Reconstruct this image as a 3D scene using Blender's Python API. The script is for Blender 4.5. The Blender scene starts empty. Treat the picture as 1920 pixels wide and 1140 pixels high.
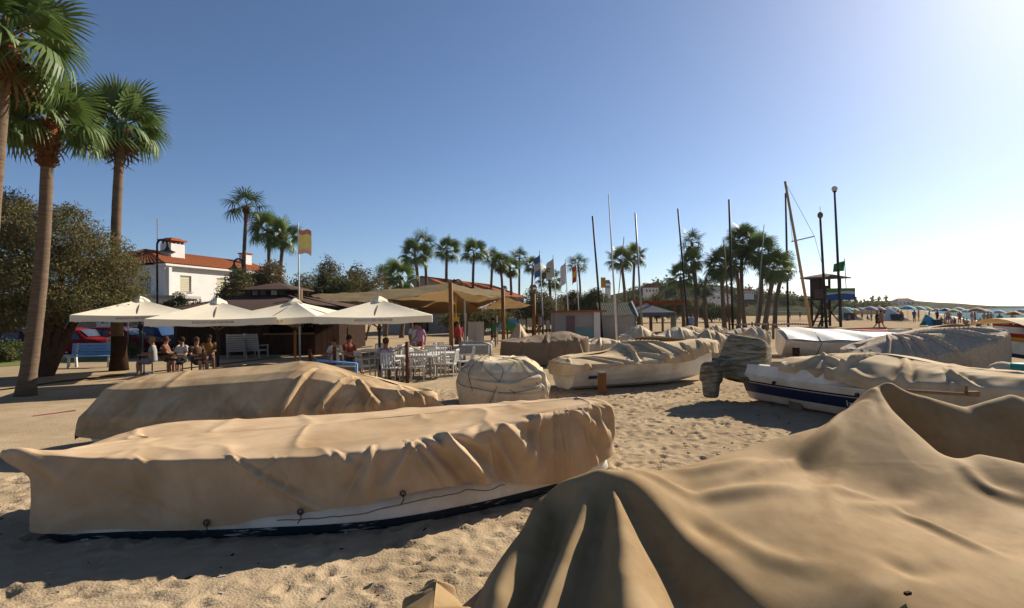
import bpy, math, random
import numpy as np
from mathutils import Vector, Matrix

sc = bpy.context.scene
C = sc.collection
R = math.radians
random.seed(7)

# ------------------------------------------------------------------ camera
FPX, CX, CY = 1047.0, 960.0, 570.0          # focal length and centre in photograph pixels
EYE = np.array([0.0, 0.0, 2.1])
PITCH, ROLL = R(0.77), R(0.7)
_F = np.array([0, math.cos(PITCH), math.sin(PITCH)])
_R0 = np.array([1.0, 0, 0]); _U0 = np.array([0, -math.sin(PITCH), math.cos(PITCH)])
_R = _R0 * math.cos(ROLL) - _U0 * math.sin(ROLL)
_U = _U0 * math.cos(ROLL) + _R0 * math.sin(ROLL)
cd = bpy.data.cameras.new('camera'); cam = bpy.data.objects.new('camera', cd); C.objects.link(cam)
cd.sensor_width = 36; cd.lens = FPX / 1920 * 36; cd.clip_start = 0.05; cd.clip_end = 20000
m = Matrix.Identity(4)
for i in range(3):
    m[i][0] = _R[i]; m[i][1] = _U[i]; m[i][2] = -_F[i]; m[i][3] = EYE[i]
cam.matrix_world = m
sc.camera = cam

# ------------------------------------------------------------------ sky, sun, exposure
SUN_AZ, SUN_EL = R(48), R(29.5)               # azimuth clockwise from +Y
w = bpy.data.worlds.new('World'); sc.world = w; w.use_nodes = True
nt = w.node_tree; nt.nodes.clear()
out = nt.nodes.new('ShaderNodeOutputWorld'); bg = nt.nodes.new('ShaderNodeBackground')
sky = nt.nodes.new('ShaderNodeTexSky'); sky.sky_type = 'NISHITA'; sky.sun_disc = False
sky.sun_elevation = SUN_EL; sky.sun_rotation = SUN_AZ
sky.air_density = 0.75; sky.dust_density = 0.5; sky.ozone_density = 4.2; sky.altitude = 0
nt.links.new(sky.outputs[0], bg.inputs[0]); bg.inputs[1].default_value = 0.057
nt.links.new(bg.outputs[0], out.inputs[0])
sd = bpy.data.lights.new('sun', 'SUN'); sun = bpy.data.objects.new('sun', sd); C.objects.link(sun)
sd.energy = 5.0; sd.angle = R(0.5); sd.color = (1.0, 0.90, 0.76)
sv = Vector((math.sin(SUN_AZ) * math.cos(SUN_EL), math.cos(SUN_AZ) * math.cos(SUN_EL), math.sin(SUN_EL)))
sun.rotation_euler = sv.to_track_quat('Z', 'Y').to_euler(); sun.location = (30, 30, 30)
vs = sc.view_settings
sc.display_settings.display_device = 'sRGB'
vs.view_transform = 'Standard'; vs.look = 'None'; vs.gamma = 1; vs.use_curve_mapping = False
vs.exposure = 0.97

# ------------------------------------------------------------------ helpers
def ray(px, py):
    return _F + _R * (px - CX) / FPX + _U * (CY - py) / FPX
def at(px, py, Y):
    """the point at forward distance Y that the photograph shows at pixel (px, py)"""
    d = ray(px, py); return EYE + d * (Y / d[1])
def gp(px, py, z=0.0):
    d = ray(px, py); return EYE + d * ((z - EYE[2]) / d[2])
def gx(px, Y, z=0.0):
    """ground point in column px at distance Y"""
    p = at(px, 584, Y); return np.array([p[0], Y, z])

_rs = np.random.RandomState(3)
_PERM = _rs.rand(64, 64, 64)
def vnoise(x, y, z=0.0):
    x, y, z = np.broadcast_arrays(np.asarray(x, float), np.asarray(y, float), np.asarray(z, float))
    xi, yi, zi = np.floor(x).astype(int), np.floor(y).astype(int), np.floor(z).astype(int)
    fx, fy, fz = x - xi, y - yi, z - zi
    fx, fy, fz = fx * fx * (3 - 2 * fx), fy * fy * (3 - 2 * fy), fz * fz * (3 - 2 * fz)
    def g(a, b, c): return _PERM[(xi + a) & 63, (yi + b) & 63, (zi + c) & 63]
    x00 = g(0,0,0) * (1 - fx) + g(1,0,0) * fx; x10 = g(0,1,0) * (1 - fx) + g(1,1,0) * fx
    x01 = g(0,0,1) * (1 - fx) + g(1,0,1) * fx; x11 = g(0,1,1) * (1 - fx) + g(1,1,1) * fx
    y0 = x00 * (1 - fy) + x10 * fy; y1 = x01 * (1 - fy) + x11 * fy
    return (y0 * (1 - fz) + y1 * fz) * 2 - 1
def fbm(x, y, z=0.0, o=4):
    s, a, f = 0, 1.0, 1.0
    for i in range(o):
        s = s + a * vnoise(np.asarray(x) * f + 17.3 * i, np.asarray(y) * f + 5.1 * i, np.asarray(z) * f + 9.7 * i); a *= .5; f *= 2.03
    return s

def M(name, c1, c2=None, scale=4.0, rough=0.85, bump=0.0, bscale=None, spec=0.04, metal=0.0, trans=0.0, stretch=(1, 1, 1),
      c3=None, scale3=1.0, lo=.35, hi=.65, bdist=.02, detail=5, coat=0.0):
    """procedural surface: two-tone noise (c1, c2), an optional large stain tone c3, fine bump"""
    mt = bpy.data.materials.new(name); mt.use_nodes = True
    n = mt.node_tree; L = n.links.new; b = n.nodes['Principled BSDF']
    b.inputs['Roughness'].default_value = rough; b.inputs['Metallic'].default_value = metal
    b.inputs['Specular IOR Level'].default_value = spec; b.inputs['Coat Weight'].default_value = coat
    tc = n.nodes.new('ShaderNodeTexCoord'); mp = n.nodes.new('ShaderNodeMapping'); mp.inputs['Scale'].default_value = stretch
    L(tc.outputs['Object'], mp.inputs['Vector'])
    col = None
    if c2 is None: c2 = tuple(x * .8 for x in c1)
    ns = n.nodes.new('ShaderNodeTexNoise'); ns.inputs['Scale'].default_value = scale; ns.inputs['Detail'].default_value = detail
    ns.inputs['Roughness'].default_value = .62
    L(mp.outputs[0], ns.inputs['Vector'])
    rp = n.nodes.new('ShaderNodeValToRGB'); e = rp.color_ramp.elements
    e[0].position = lo; e[1].position = hi; e[0].color = (*c1, 1); e[1].color = (*c2, 1)
    L(ns.outputs['Fac'], rp.inputs[0]); col = rp.outputs[0]
    if c3 is not None:
        n3 = n.nodes.new('ShaderNodeTexNoise'); n3.inputs['Scale'].default_value = scale3; n3.inputs['Detail'].default_value = 6
        n3.inputs['Distortion'].default_value = .6; n3.inputs['Roughness'].default_value = .6
        L(mp.outputs[0], n3.inputs['Vector'])
        r3 = n.nodes.new('ShaderNodeValToRGB'); r3.color_ramp.elements[0].position = .45; r3.color_ramp.elements[1].position = .72
        mx = n.nodes.new('ShaderNodeMix'); mx.data_type = 'RGBA'
        L(n3.outputs['Fac'], r3.inputs[0]); L(r3.outputs[0], mx.inputs[0]); L(col, mx.inputs[6]); mx.inputs[7].default_value = (*c3, 1)
        col = mx.outputs[2]
    L(col, b.inputs['Base Color'])
    if bump:
        nb = n.nodes.new('ShaderNodeTexNoise'); nb.inputs['Scale'].default_value = bscale or scale * 6; nb.inputs['Detail'].default_value = 6
        L(mp.outputs[0], nb.inputs['Vector'])
        bp = n.nodes.new('ShaderNodeBump'); bp.inputs['Strength'].default_value = bump; bp.inputs['Distance'].default_value = bdist
        L(nb.outputs['Fac'], bp.inputs['Height']); L(bp.outputs[0], b.inputs['Normal'])
    if trans:
        tr = n.nodes.new('ShaderNodeBsdfTranslucent'); L(col, tr.inputs['Color'])
        ms = n.nodes.new('ShaderNodeMixShader'); ms.inputs[0].default_value = trans
        L(b.outputs[0], ms.inputs[1]); L(tr.outputs[0], ms.inputs[2]); L(ms.outputs[0], n.nodes['Material Output'].inputs['Surface'])
    return mt

def origin(o):
    p = np.zeros(3)
    while o is not None:
        p = p + np.array(o.location); o = o.parent
    return p

class MB:
    """collects geometry, links it as one mesh object"""
    def __init__(s): s.v = []; s.f = []; s.m = []; s.n = 0; s.cm = 0
    def add(s, v, f, mi=None):
        v = np.asarray(v, float).reshape(-1, 3); s.v.append(v)
        for q in f: s.f.append(tuple(i + s.n for i in q)); s.m.append(s.cm if mi is None else mi)
        s.n += len(v); return s
    def box(s, c, d, rz=0.0, mi=None, rot=None):
        h = np.array(d) / 2.0
        p = np.array([[x, y, z] for x in (-1, 1) for y in (-1, 1) for z in (-1, 1)]) * h
        if rot is not None: p = p @ np.array(rot).T
        elif rz:
            cc, ss = math.cos(rz), math.sin(rz); p = p @ np.array([[cc, ss, 0], [-ss, cc, 0], [0, 0, 1]])
        return s.add(p + np.array(c), [(0, 1, 3, 2), (4, 6, 7, 5), (0, 4, 5, 1), (2, 3, 7, 6), (0, 2, 6, 4), (1, 5, 7, 3)], mi)
    def beam(s, p, q, wd, ht=None, mi=None):
        p, q = np.array(p, float), np.array(q, float); d = q - p; L = np.linalg.norm(d); d = d / L
        up = np.array([0, 0, 1.0]) if abs(d[2]) < .95 else np.array([0, 1.0, 0])
        a = np.cross(up, d); a /= np.linalg.norm(a); b = np.cross(d, a)
        return s.box((p + q) / 2, (L, wd, ht or wd), rot=np.array([d, a, b]).T, mi=mi)
    def tube(s, pts, r, n=8, mi=None, cap=True):
        pts = np.array(pts, float); k = len(pts); r = np.broadcast_to(np.asarray(r, float), (k,))
        t = np.gradient(pts, axis=0); t /= np.linalg.norm(t, axis=1)[:, None] + 1e-12
        a = np.cross(t[0], [0, 0, 1.0] if abs(t[0][2]) < .9 else [1.0, 0, 0]); a /= np.linalg.norm(a)
        V = []
        for i in range(k):
            a = a - t[i] * np.dot(a, t[i]); a /= np.linalg.norm(a) + 1e-12; b = np.cross(t[i], a)
            th = np.arange(n) * 2 * math.pi / n
            V.append(pts[i] + r[i] * (np.cos(th)[:, None] * a + np.sin(th)[:, None] * b))
        f = [(i * n + j, i * n + (j + 1) % n, (i + 1) * n + (j + 1) % n, (i + 1) * n + j) for i in range(k - 1) for j in range(n)]
        if cap: f += [tuple(range(n - 1, -1, -1)), tuple(range((k - 1) * n, k * n))]
        return s.add(np.concatenate(V), f, mi)
    def lathe(s, prof, c=(0, 0, 0), n=16, mi=None):
        th = np.arange(n) * 2 * math.pi / n
        V = np.concatenate([np.stack([r * np.cos(th), r * np.sin(th), np.full(n, z)], 1) for r, z in prof]) + np.array(c)
        k = len(prof)
        f = [(i * n + j, i * n + (j + 1) % n, (i + 1) * n + (j + 1) % n, (i + 1) * n + j) for i in range(k - 1) for j in range(n)]
        f += [tuple(range(n - 1, -1, -1)), tuple(range((k - 1) * n, k * n))]
        return s.add(V, f, mi)
    def ball(s, c, r, nu=12, nv=8, mi=None):
        r = np.broadcast_to(np.asarray(r, float), (3,)); pr = [(math.sin(math.pi * i / nv), -math.cos(math.pi * i / nv)) for i in range(nv + 1)]
        pr[0] = (.02, -1); pr[-1] = (.02, 1)
        b = MB().lathe(pr, n=nu); return s.add(b.v[0] * r + np.array(c), b.f, mi)
    def grid(s, P, closed=False, mi=None, flip=False):
        P = np.asarray(P, float); a, b = P.shape[:2]; f = []
        for i in range(a if closed else a - 1):
            i2 = (i + 1) % a
            for j in range(b - 1):
                q = (i * b + j, i2 * b + j, i2 * b + j + 1, i * b + j + 1); f.append(q[::-1] if flip else q)
        return s.add(P.reshape(-1, 3), f, mi)
    def prism(s, poly, a, b, mi=None):
        """polygon of 3-D points a -> pushed by the vector b"""
        poly = np.array(poly, float); n = len(poly)
        f = [tuple(range(n - 1, -1, -1)), tuple(range(n, 2 * n))] + [(i, (i + 1) % n, n + (i + 1) % n, n + i) for i in range(n)]
        return s.add(np.concatenate([poly + np.array(a), poly + np.array(a) + np.array(b)]), f, mi)
    def build(s, name, mats, parent=None, smooth=False):
        v = np.concatenate(s.v)
        if parent is not None: v = v - origin(parent)
        me = bpy.data.meshes.new(name); me.from_pydata(v.tolist(), [], s.f)
        if not isinstance(mats, (list, tuple)): mats = [mats]
        for x in mats: me.materials.append(x)
        if len(mats) > 1: me.polygons.foreach_set('material_index', np.array(s.m, dtype=np.int32))
        if smooth: me.polygons.foreach_set('use_smooth', np.ones(len(s.f), dtype=bool))
        me.update()
        o = bpy.data.objects.new(name, me); C.objects.link(o)
        if parent is not None: o.parent = parent
        return o

def fastmesh(name, V, F4, mats, mi=None, smooth=True, parent=None):
    """numpy quads straight into a mesh"""
    if parent is not None: V = V - origin(parent)
    me = bpy.data.meshes.new(name); nv, nf = len(V), len(F4); k = F4.shape[1]
    me.vertices.add(nv); me.vertices.foreach_set('co', np.asarray(V, np.float32).ravel())
    me.loops.add(nf * k); me.loops.foreach_set('vertex_index', np.asarray(F4, np.int32).ravel())
    me.polygons.add(nf); me.polygons.foreach_set('loop_start', np.arange(nf, dtype=np.int32) * k)
    for x in (mats if isinstance(mats, (list, tuple)) else [mats]): me.materials.append(x)
    if mi is not None: me.polygons.foreach_set('material_index', np.asarray(mi, np.int32))
    me.polygons.foreach_set('use_smooth', np.full(nf, smooth)); me.update(calc_edges=True); me.validate()
    o = bpy.data.objects.new(name, me); C.objects.link(o)
    if parent is not None: o.parent = parent
    return o

def tag(o, label=None, cat=None, group=None, kind=None):
    if label: o['label'] = label
    if cat: o['category'] = cat
    if group: o['group'] = group
    if kind: o['kind'] = kind
    return o
def thing(name, label, cat, loc=(0, 0, 0), group=None):
    o = bpy.data.objects.new(name, None); C.objects.link(o); o.location = tuple(float(x) for x in loc); o.empty_display_size = .2
    return tag(o, label, cat, group)
def copy_tree(o, parent=None):
    c = o.copy(); C.objects.link(c); c.parent = parent
    for ch in o.children: copy_tree(ch, c)
    return c
def place(o, loc, rz=0.0, s=1.0, label=None, group=None):
    o.location = tuple(float(x) for x in loc); o.rotation_euler = (0, 0, rz); o.scale = (s, s, s)
    if label: o['label'] = label
    if group: o['group'] = group
    return o
def recolor(o, part, mat):
    for ch in o.children:
        if ch.name.split('.')[0] == part:
            for k in range(len(ch.material_slots)):
                ch.material_slots[k].link = 'OBJECT'; ch.material_slots[k].material = mat
def gridfaces(a, b, closed=False):
    i = np.arange(a if closed else a - 1); j = np.arange(b - 1); I, J = np.meshgrid(i, j, indexing='ij'); I2 = (I + 1) % a
    return np.stack([I * b + J, I2 * b + J, I2 * b + J + 1, I * b + J + 1], -1).reshape(-1, 4)

# ------------------------------------------------------------------ materials
m_sand = M('dry beach sand', (.375, .288, .186), (.295, .222, .138), 1.1, .95, .6, 45, .0, c3=(.25, .185, .115), scale3=.45, bdist=.02)
m_path = M('compacted sandy path', (.297, .224, .132), (.244, .185, .109), .9, .95, .25, 60, .1)
m_grass = M('dry lawn', (.10, .13, .03), (.15, .15, .05), 3, .9, .6, 50, .1)
m_asphalt = M('asphalt', (.05, .05, .05), (.07, .068, .065), 6, .9, .2, 80)
m_canvas = M('tan canvas', (.52, .41, .265), (.44, .335, .205), 2.2, .9, .4, 110, .05, c3=(.36, .245, .13), scale3=1.1, bdist=.004)
m_canvas_pink = M('faded rose tan canvas', (.49, .355, .225), (.42, .30, .18), 3.0, .9, .4, 140, .06, c3=(.32, .21, .11), scale3=1.0, bdist=.003)
m_canvas_dirty = M('weathered canvas', (.50, .36, .215), (.41, .29, .16), 4.0, .9, .5, 110, .05, c3=(.27, .175, .085), scale3=1.6, bdist=.004)
m_canvas_big = M('heavy oiled canvas', (.285, .193, .096), (.225, .146, .066), 8, .8, .45, 220, .05, c3=(.345, .245, .135), scale3=1.6, bdist=.003, lo=.3, hi=.7, detail=10)
m_canvas_pale = M('pale sun bleached canvas', (.60, .50, .35), (.52, .42, .28), 2.5, .9, .3, 60, .05, c3=(.44, .33, .19), scale3=1.3, bdist=.005)
m_canvas_grey = M('grey woven mesh cover', (0.517, 0.414, 0.306), (0.344, 0.272, 0.193), 14, .9, .7, 110, .05, c3=(0.402, 0.310, 0.212), scale3=1.2, bdist=.012)
m_canvas_brown = M('brown canvas', (0.214, 0.150, 0.095), (0.174, 0.122, 0.076), 2.5, .85, .3, 60, .15)
m_white_hull = M('white boat paint', (0.696, 0.665, 0.596), (0.596, 0.557, 0.477), 2.2, .4, .08, 20, .4, c3=(0.477, 0.407, 0.308), scale3=1.5)
m_navy_hull = M('navy boat paint', (.007, .014, .059), (.014, .021, .070), 3, .35, .05, 20, .4)
m_worn_navy = M('worn dark bottom paint', (.012, .02, .03), (.42, .40, .36), 4, .7, .4, 30, .2, stretch=(.8, .8, 7), lo=.58, hi=.66, detail=8)
m_red = M('red paint', (.360, .022, .014), (.302, .022, .014), 4, .45)
m_yellow = M('yellow paint', (.540, .302, .022), (.475, .259, .022), 4, .5)
m_rope = M('grey rope', (.25, .19, .12), (.18, .13, .08), 30, .95)
m_darkrope = M('dark cord', (.06, .045, .035), (.09, .07, .05), 30, .95)
m_wood = M('varnished wood', (.216, .108, .040), (.158, .076, .029), 4, .6, .2, 20, stretch=(6, 6, .6))
m_spar = M('tan timber spar', (.42, .28, .14), (.34, .22, .11), 5, .8, .2, 20, stretch=(6, 6, .6))
m_greywood = M('weathered grey wood', (.187, .137, .086), (.130, .094, .061), 5, .9, .3, 20, stretch=(6, 6, .6))
m_darkwood = M('dark brown boards', (.035, .018, .011), (.025, .013, .008), 5, .8, .2, 20)
m_kioskroof = M('brown shingles', (.094, .061, .050), (.072, .047, .037), 7, .9, .3, 40)
m_darkmetal = M('dark metal', (.021, .020, .021), (.035, .032, .032), 6, .55, metal=.3)
m_greymetal = M('galvanised metal', (.252, .252, .252), (.194, .194, .194), 6, .5, metal=.5)
m_whitemetal = M('white enamel', (.518, .511, .490), (.446, .439, .410), 5, .5)
m_parasol = M('cream parasol cloth', (0.850, 0.781, 0.609), (0.792, 0.705, 0.544), 3, .85, .1, 60, trans=.22)
m_white = M('whitewash', (.576, .554, .526), (.526, .504, .475), 1.2, .9, .15, 30)
m_greywall = M('grey render', (.302, .281, .259), (.259, .245, .223), 1.5, .9, .1, 30)
m_tile = M('terracotta tile', (.302, .097, .040), (.216, .068, .029), 9, .9, .3, 30)
m_glass = M('window glass', (.04, .05, .06), (.06, .07, .08), 2, .08, spec=.6)
m_shutter = M('cream roller shutter', (.475, .446, .317), (.432, .403, .288), 8, .7)
m_bark = M('palm bark', (.166, .119, .083), (.108, .076, .050), 3, .95, .6, 18, stretch=(1, 1, 5), bdist=.04)
m_boots = M('cut leaf bases', (.144, .054, .022), (.072, .032, .014), 9, .95, .7, 30, bdist=.04)
m_palm = M('palm leaf', (0.065, 0.113, 0.027), (0.108, 0.151, 0.038), 1.5, .55, spec=.35, trans=.25)
m_palm_dk = M('dark palm leaf', (0.038, 0.070, 0.022), (0.059, 0.092, 0.027), 1.5, .6, spec=.3, trans=.2)
m_palm_dry = M('dry palm leaf', (.160, .100, .040), (.120, .072, .032), 2, .9, trans=.15)
m_leaf = M('tamarisk foliage', (0.095, 0.095, 0.035), (0.135, 0.124, 0.048), .8, .8, trans=.2)
m_leaf2 = M('brown tamarisk foliage', (0.169, 0.120, 0.058), (0.121, 0.095, 0.044), .8, .85, trans=.2)
m_leaf3 = M('green shrub foliage', (.056, .088, .024), (.088, .112, .036), .8, .75, trans=.2)
m_leaf4 = M('dusty shrub foliage', (.132, .120, .060), (.096, .092, .044), .8, .8, trans=.2)
m_trunk = M('tree bark', (.080, .048, .032), (.048, .032, .022), 5, .95, .6, 20, stretch=(3, 3, 1))
m_straw = M('reed matting', (.30, .19, .085), (.22, .14, .06), 18, .95, .5, 60, stretch=(1, 6, 1), trans=.5)
m_straw_top = M('sun greyed thatch', (.19, .145, .08), (.12, .09, .05), 16, .95, .6, 50, stretch=(1, 5, 1))
m_blue = M('sky blue paint', (.13, .30, .56), (.17, .34, .58), 4, .5)
m_teal = M('teal paint', (.029, .202, .194), (.043, .238, .223), 4, .6)
m_plain = {}
def K(name, *c, rough=.75):
    if name not in m_plain: m_plain[name] = M(name, c, tuple(x * .86 for x in c), 5, rough)
    return m_plain[name]
_Kraw = K
def K(name, *c, rough=.75): return _Kraw(name, *[x * .72 for x in c], rough=rough)
# ------------------------------------------------------------------ ground, sea, hills
SHORE = lambda y: 17 + .70 * y
def ground_z(x, y):
    """broad height of the beach"""
    d = np.asarray(x) - SHORE(np.asarray(y))
    return np.where(d > -16, -.045 * (d + 16), 0.0)
def axis(near0, near1, step, far0, far1, g=1.16):
    a = list(np.arange(near0, near1 + 1e-6, step)); s = step
    while a[-1] < far1: s *= g; a.append(a[-1] + s)
    s = step
    while a[0] > far0: s *= g; a.insert(0, a[0] - s)
    return np.array(a)
gxs = axis(-6.6, 8.6, .034, -900, 900); gys = axis(3.2, 15.0, .034, -60, 2600)
GX, GY = np.meshgrid(gxs, gys, indexing='ij')
GZ = ground_z(GX, GY)
near = np.clip(1.2 - np.maximum(np.abs(GX - 1) / 30, GY / 45), 0, 1)
GZ = GZ + near * (.022 * fbm(GX * .5, GY * .5, 3, 2) + .008 * fbm(GX * 5.5, GY * 5.5, 1, 3))
rs = np.random.RandomState(11)
def stamp(n, x0, x1, y0, y1, dmin, dmax):
    for k in range(n):
        x, y = rs.uniform(x0, x1), rs.uniform(y0, y1); L, wd = rs.uniform(.08, .135), rs.uniform(.04, .06); th = rs.uniform(0, math.pi); dp = rs.uniform(dmin, dmax)
        i0, i1 = np.searchsorted(gxs, [x - .4, x + .4]); j0, j1 = np.searchsorted(gys, [y - .4, y + .4])
        if i1 - i0 < 2 or j1 - j0 < 2: continue
        X, Y = GX[i0:i1, j0:j1] - x, GY[i0:i1, j0:j1] - y
        u = (X * math.cos(th) + Y * math.sin(th)) / L; v = (-X * math.sin(th) + Y * math.cos(th)) / wd
        q = u * u + v * v
        GZ[i0:i1, j0:j1] += dp * (-np.exp(-q) * 1.25 + .75 * np.exp(-((np.sqrt(q) - 1.5) / .45) ** 2))
stamp(5200, -6.5, 8.6, 3.2, 15.5, .006, .020)
sand = fastmesh('sand_beach', np.stack([GX, GY, GZ], -1).reshape(-1, 3), gridfaces(len(gxs), len(gys)), m_sand)
tag(sand, kind='structure')

def flat(name, pts, z, mat, kind='structure', n=1):
    b = MB(); b.add([(p[0], p[1], z) for p in pts], [tuple(range(len(pts)))]); return tag(b.build(name, mat), kind=kind)
flat('sandy_path', [gp(-60, 742), gp(120, 716), gp(330, 694), gp(700, 650), gp(700, 636), gp(330, 668), gp(-60, 690)], .05, m_path)
pth = [gp(-260, 690), gp(330, 660), gp(330, 668.5), gp(-260, 712)]
flat('lawn_strip', [p for p in [gp(-60, 680), gp(350, 664), gp(350, 668), gp(-60, 694)]], .062, m_grass)
flat('road', [(-90, 27.5), (-12, 31.5), (-12, 38), (-90, 34)], .056, m_asphalt)
# kerb between lawn and road
kb = MB()
p0, p1 = gp(-60, 679), gp(350, 663)
kb.beam((p0[0], p0[1], .1), (p1[0], p1[1], .1), .16, .14); tag(kb.build('road_kerb', m_greywall), kind='structure')

msea = M('sea water', (.085, .15, .175), (.115, .18, .20), .12, .6, .4, .45, .0, stretch=(1, 2.2, 1), bdist=.6)
sb = MB(); sb.add([(-30, 30, -.5), (9000, 30, -.5), (9000, 16000, -.5), (-3000, 16000, -.5), (-3000, 2000, -.5)], [(0, 1, 2, 3, 4)])
tag(sb.build('sea', msea), kind='structure')
# surf line
sf = MB(); yy = np.linspace(60, 420, 120)
P = np.stack([np.stack([SHORE(yy) - 5.2 + .8 * vnoise(yy * .3, 2.0) + k * (.7 + .5 * vnoise(yy * .5, 7.0)), yy, np.full(120, -.47 + .0 * yy)], -1) for k in (0, 1)], 1)
tag(sf.grid(P).build('surf', K('foam', .8, .82, .82)), kind='structure')

m_hill = M('scrubby hillside', (.040, .046, .022), (.085, .07, .042), .09, .95, .5, .5, .0, c3=(.03, .038, .016), scale3=.05, bdist=.6)
def hill(name, sky_pts, Y, dep, mat, rough=.06, base=-1):
    """terrain whose skyline, seen from the beach, runs through the given pixels"""
    sx = np.array([p[0] for p in sky_pts]); sy = np.array([p[1] for p in sky_pts])
    n = 140; px = np.linspace(sx[0], sx[-1], n); py = np.interp(px, sx, sy)
    rows = []
    for t in np.linspace(0, 1, 16):
        P = np.array([at(a, b, Y) for a, b in zip(px, py)]); H = np.maximum(P[:, 2], .2)
        prof = math.sin(t * math.pi / 1.25) if t < .999 else .3
        yv = Y - dep + 2 * dep * t * .9
        x = P[:, 0] * yv / Y if name != 'headland' else P[:, 0]
        hz = H * prof * (1 + rough * 2.2 * fbm(x * .03, np.full(n, yv) * .03, 2, 4))
        rows.append(np.stack([x, np.full(n, yv), np.maximum(hz, 0) + (base if t in (0,) else 0)], -1))
    return tag(fastmesh(name, np.array(rows).reshape(-1, 3), gridfaces(16, n)[:, ::-1], mat), kind='structure')
hill('hillside', [(940, 583), (1040, 566), (1140, 556), (1200, 541), (1235, 531), (1300, 533), (1380, 540), (1440, 549), (1500, 556), (1560, 563), (1620, 570), (1655, 574)], 215, 60, m_hill)
hill('headland', [(1560, 572), (1600, 569.5), (1640, 567.5), (1670, 566), (1690, 564), (1716, 566), (1740, 571), (1768, 575.5), (1790, 576.5)], 620, 120, m_hill)
m_far = M('distant ridge', (.13, .13, .12), (.17, .16, .14), .02, .95, spec=0)  # pale grey tone: distance haze is put into the ridge colour
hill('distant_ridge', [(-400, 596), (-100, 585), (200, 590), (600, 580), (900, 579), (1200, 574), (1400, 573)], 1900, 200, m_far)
rw = MB(); rw.tube([at(1752, 579.5, 640), at(1800, 579.2, 640)], 1.0, 6); tag(rw.build('breakwater', m_greywall), 'low grey breakwater reaching into the sea below the far headland', 'breakwater')

# ------------------------------------------------------------------ cloth surfaces
def crom(Pc, n, closed=True):
    """Catmull-Rom through control rows"""
    Pc = np.asarray(Pc, float); k = len(Pc); t = np.arange(n) * (k / n) if closed else np.linspace(0, k - 1 - 1e-9, n)
    i = np.floor(t).astype(int); f = (t - i)[:, None]
    ix = (lambda j: j % k) if closed else (lambda j: np.clip(j, 0, k - 1))
    a, b, c, d = Pc[ix(i - 1)], Pc[ix(i)], Pc[ix(i + 1)], Pc[ix(i + 2)]
    return .5 * (2 * b + (c - a) * f + (2 * a - 5 * b + 4 * c - d) * f ** 2 + (3 * b - a - 3 * c + d) * f ** 3)
def nearest_on(poly, p):
    best = None
    for a, b in zip(poly[:-1], poly[1:]):
        d = b[:2] - a[:2]; t = np.clip(np.dot(p[:2] - a[:2], d) / (np.dot(d, d) + 1e-9), 0, 1); q = a + (b - a) * t
        e = np.linalg.norm(q[:2] - p[:2])
        if best is None or e < best[0]: best = (e, q)
    return best[1]
def rings_of(outline, spine, mids=(), out=.03):
    """outline rows x, y, z_edge, z_bottom -> rings spine, mids, edge, bottom"""
    outline = [tuple(o) for o in outline]; sp = [np.array(s, float) for s in spine]
    r0 = np.array([nearest_on(sp, np.array([o[0], o[1], 0.0])) for o in outline]); e = np.array([o[:3] for o in outline], float)
    c = e.mean(0); o_ = e - c; o_[:, 2] = 0; o_ /= np.linalg.norm(o_, axis=1)[:, None] + 1e-9
    rr = [r0]
    for k, dz in mids:
        q = r0 + (e - r0) * k; q[:, 2] = r0[:, 2] + (e[:, 2] - r0[:, 2]) * (k ** 2.2) + dz; rr.append(q)
    rr.append(e); bt = e + o_ * out; bt[:, 2] = [o[3] for o in outline]; rr.append(bt)
    return rr
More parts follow.
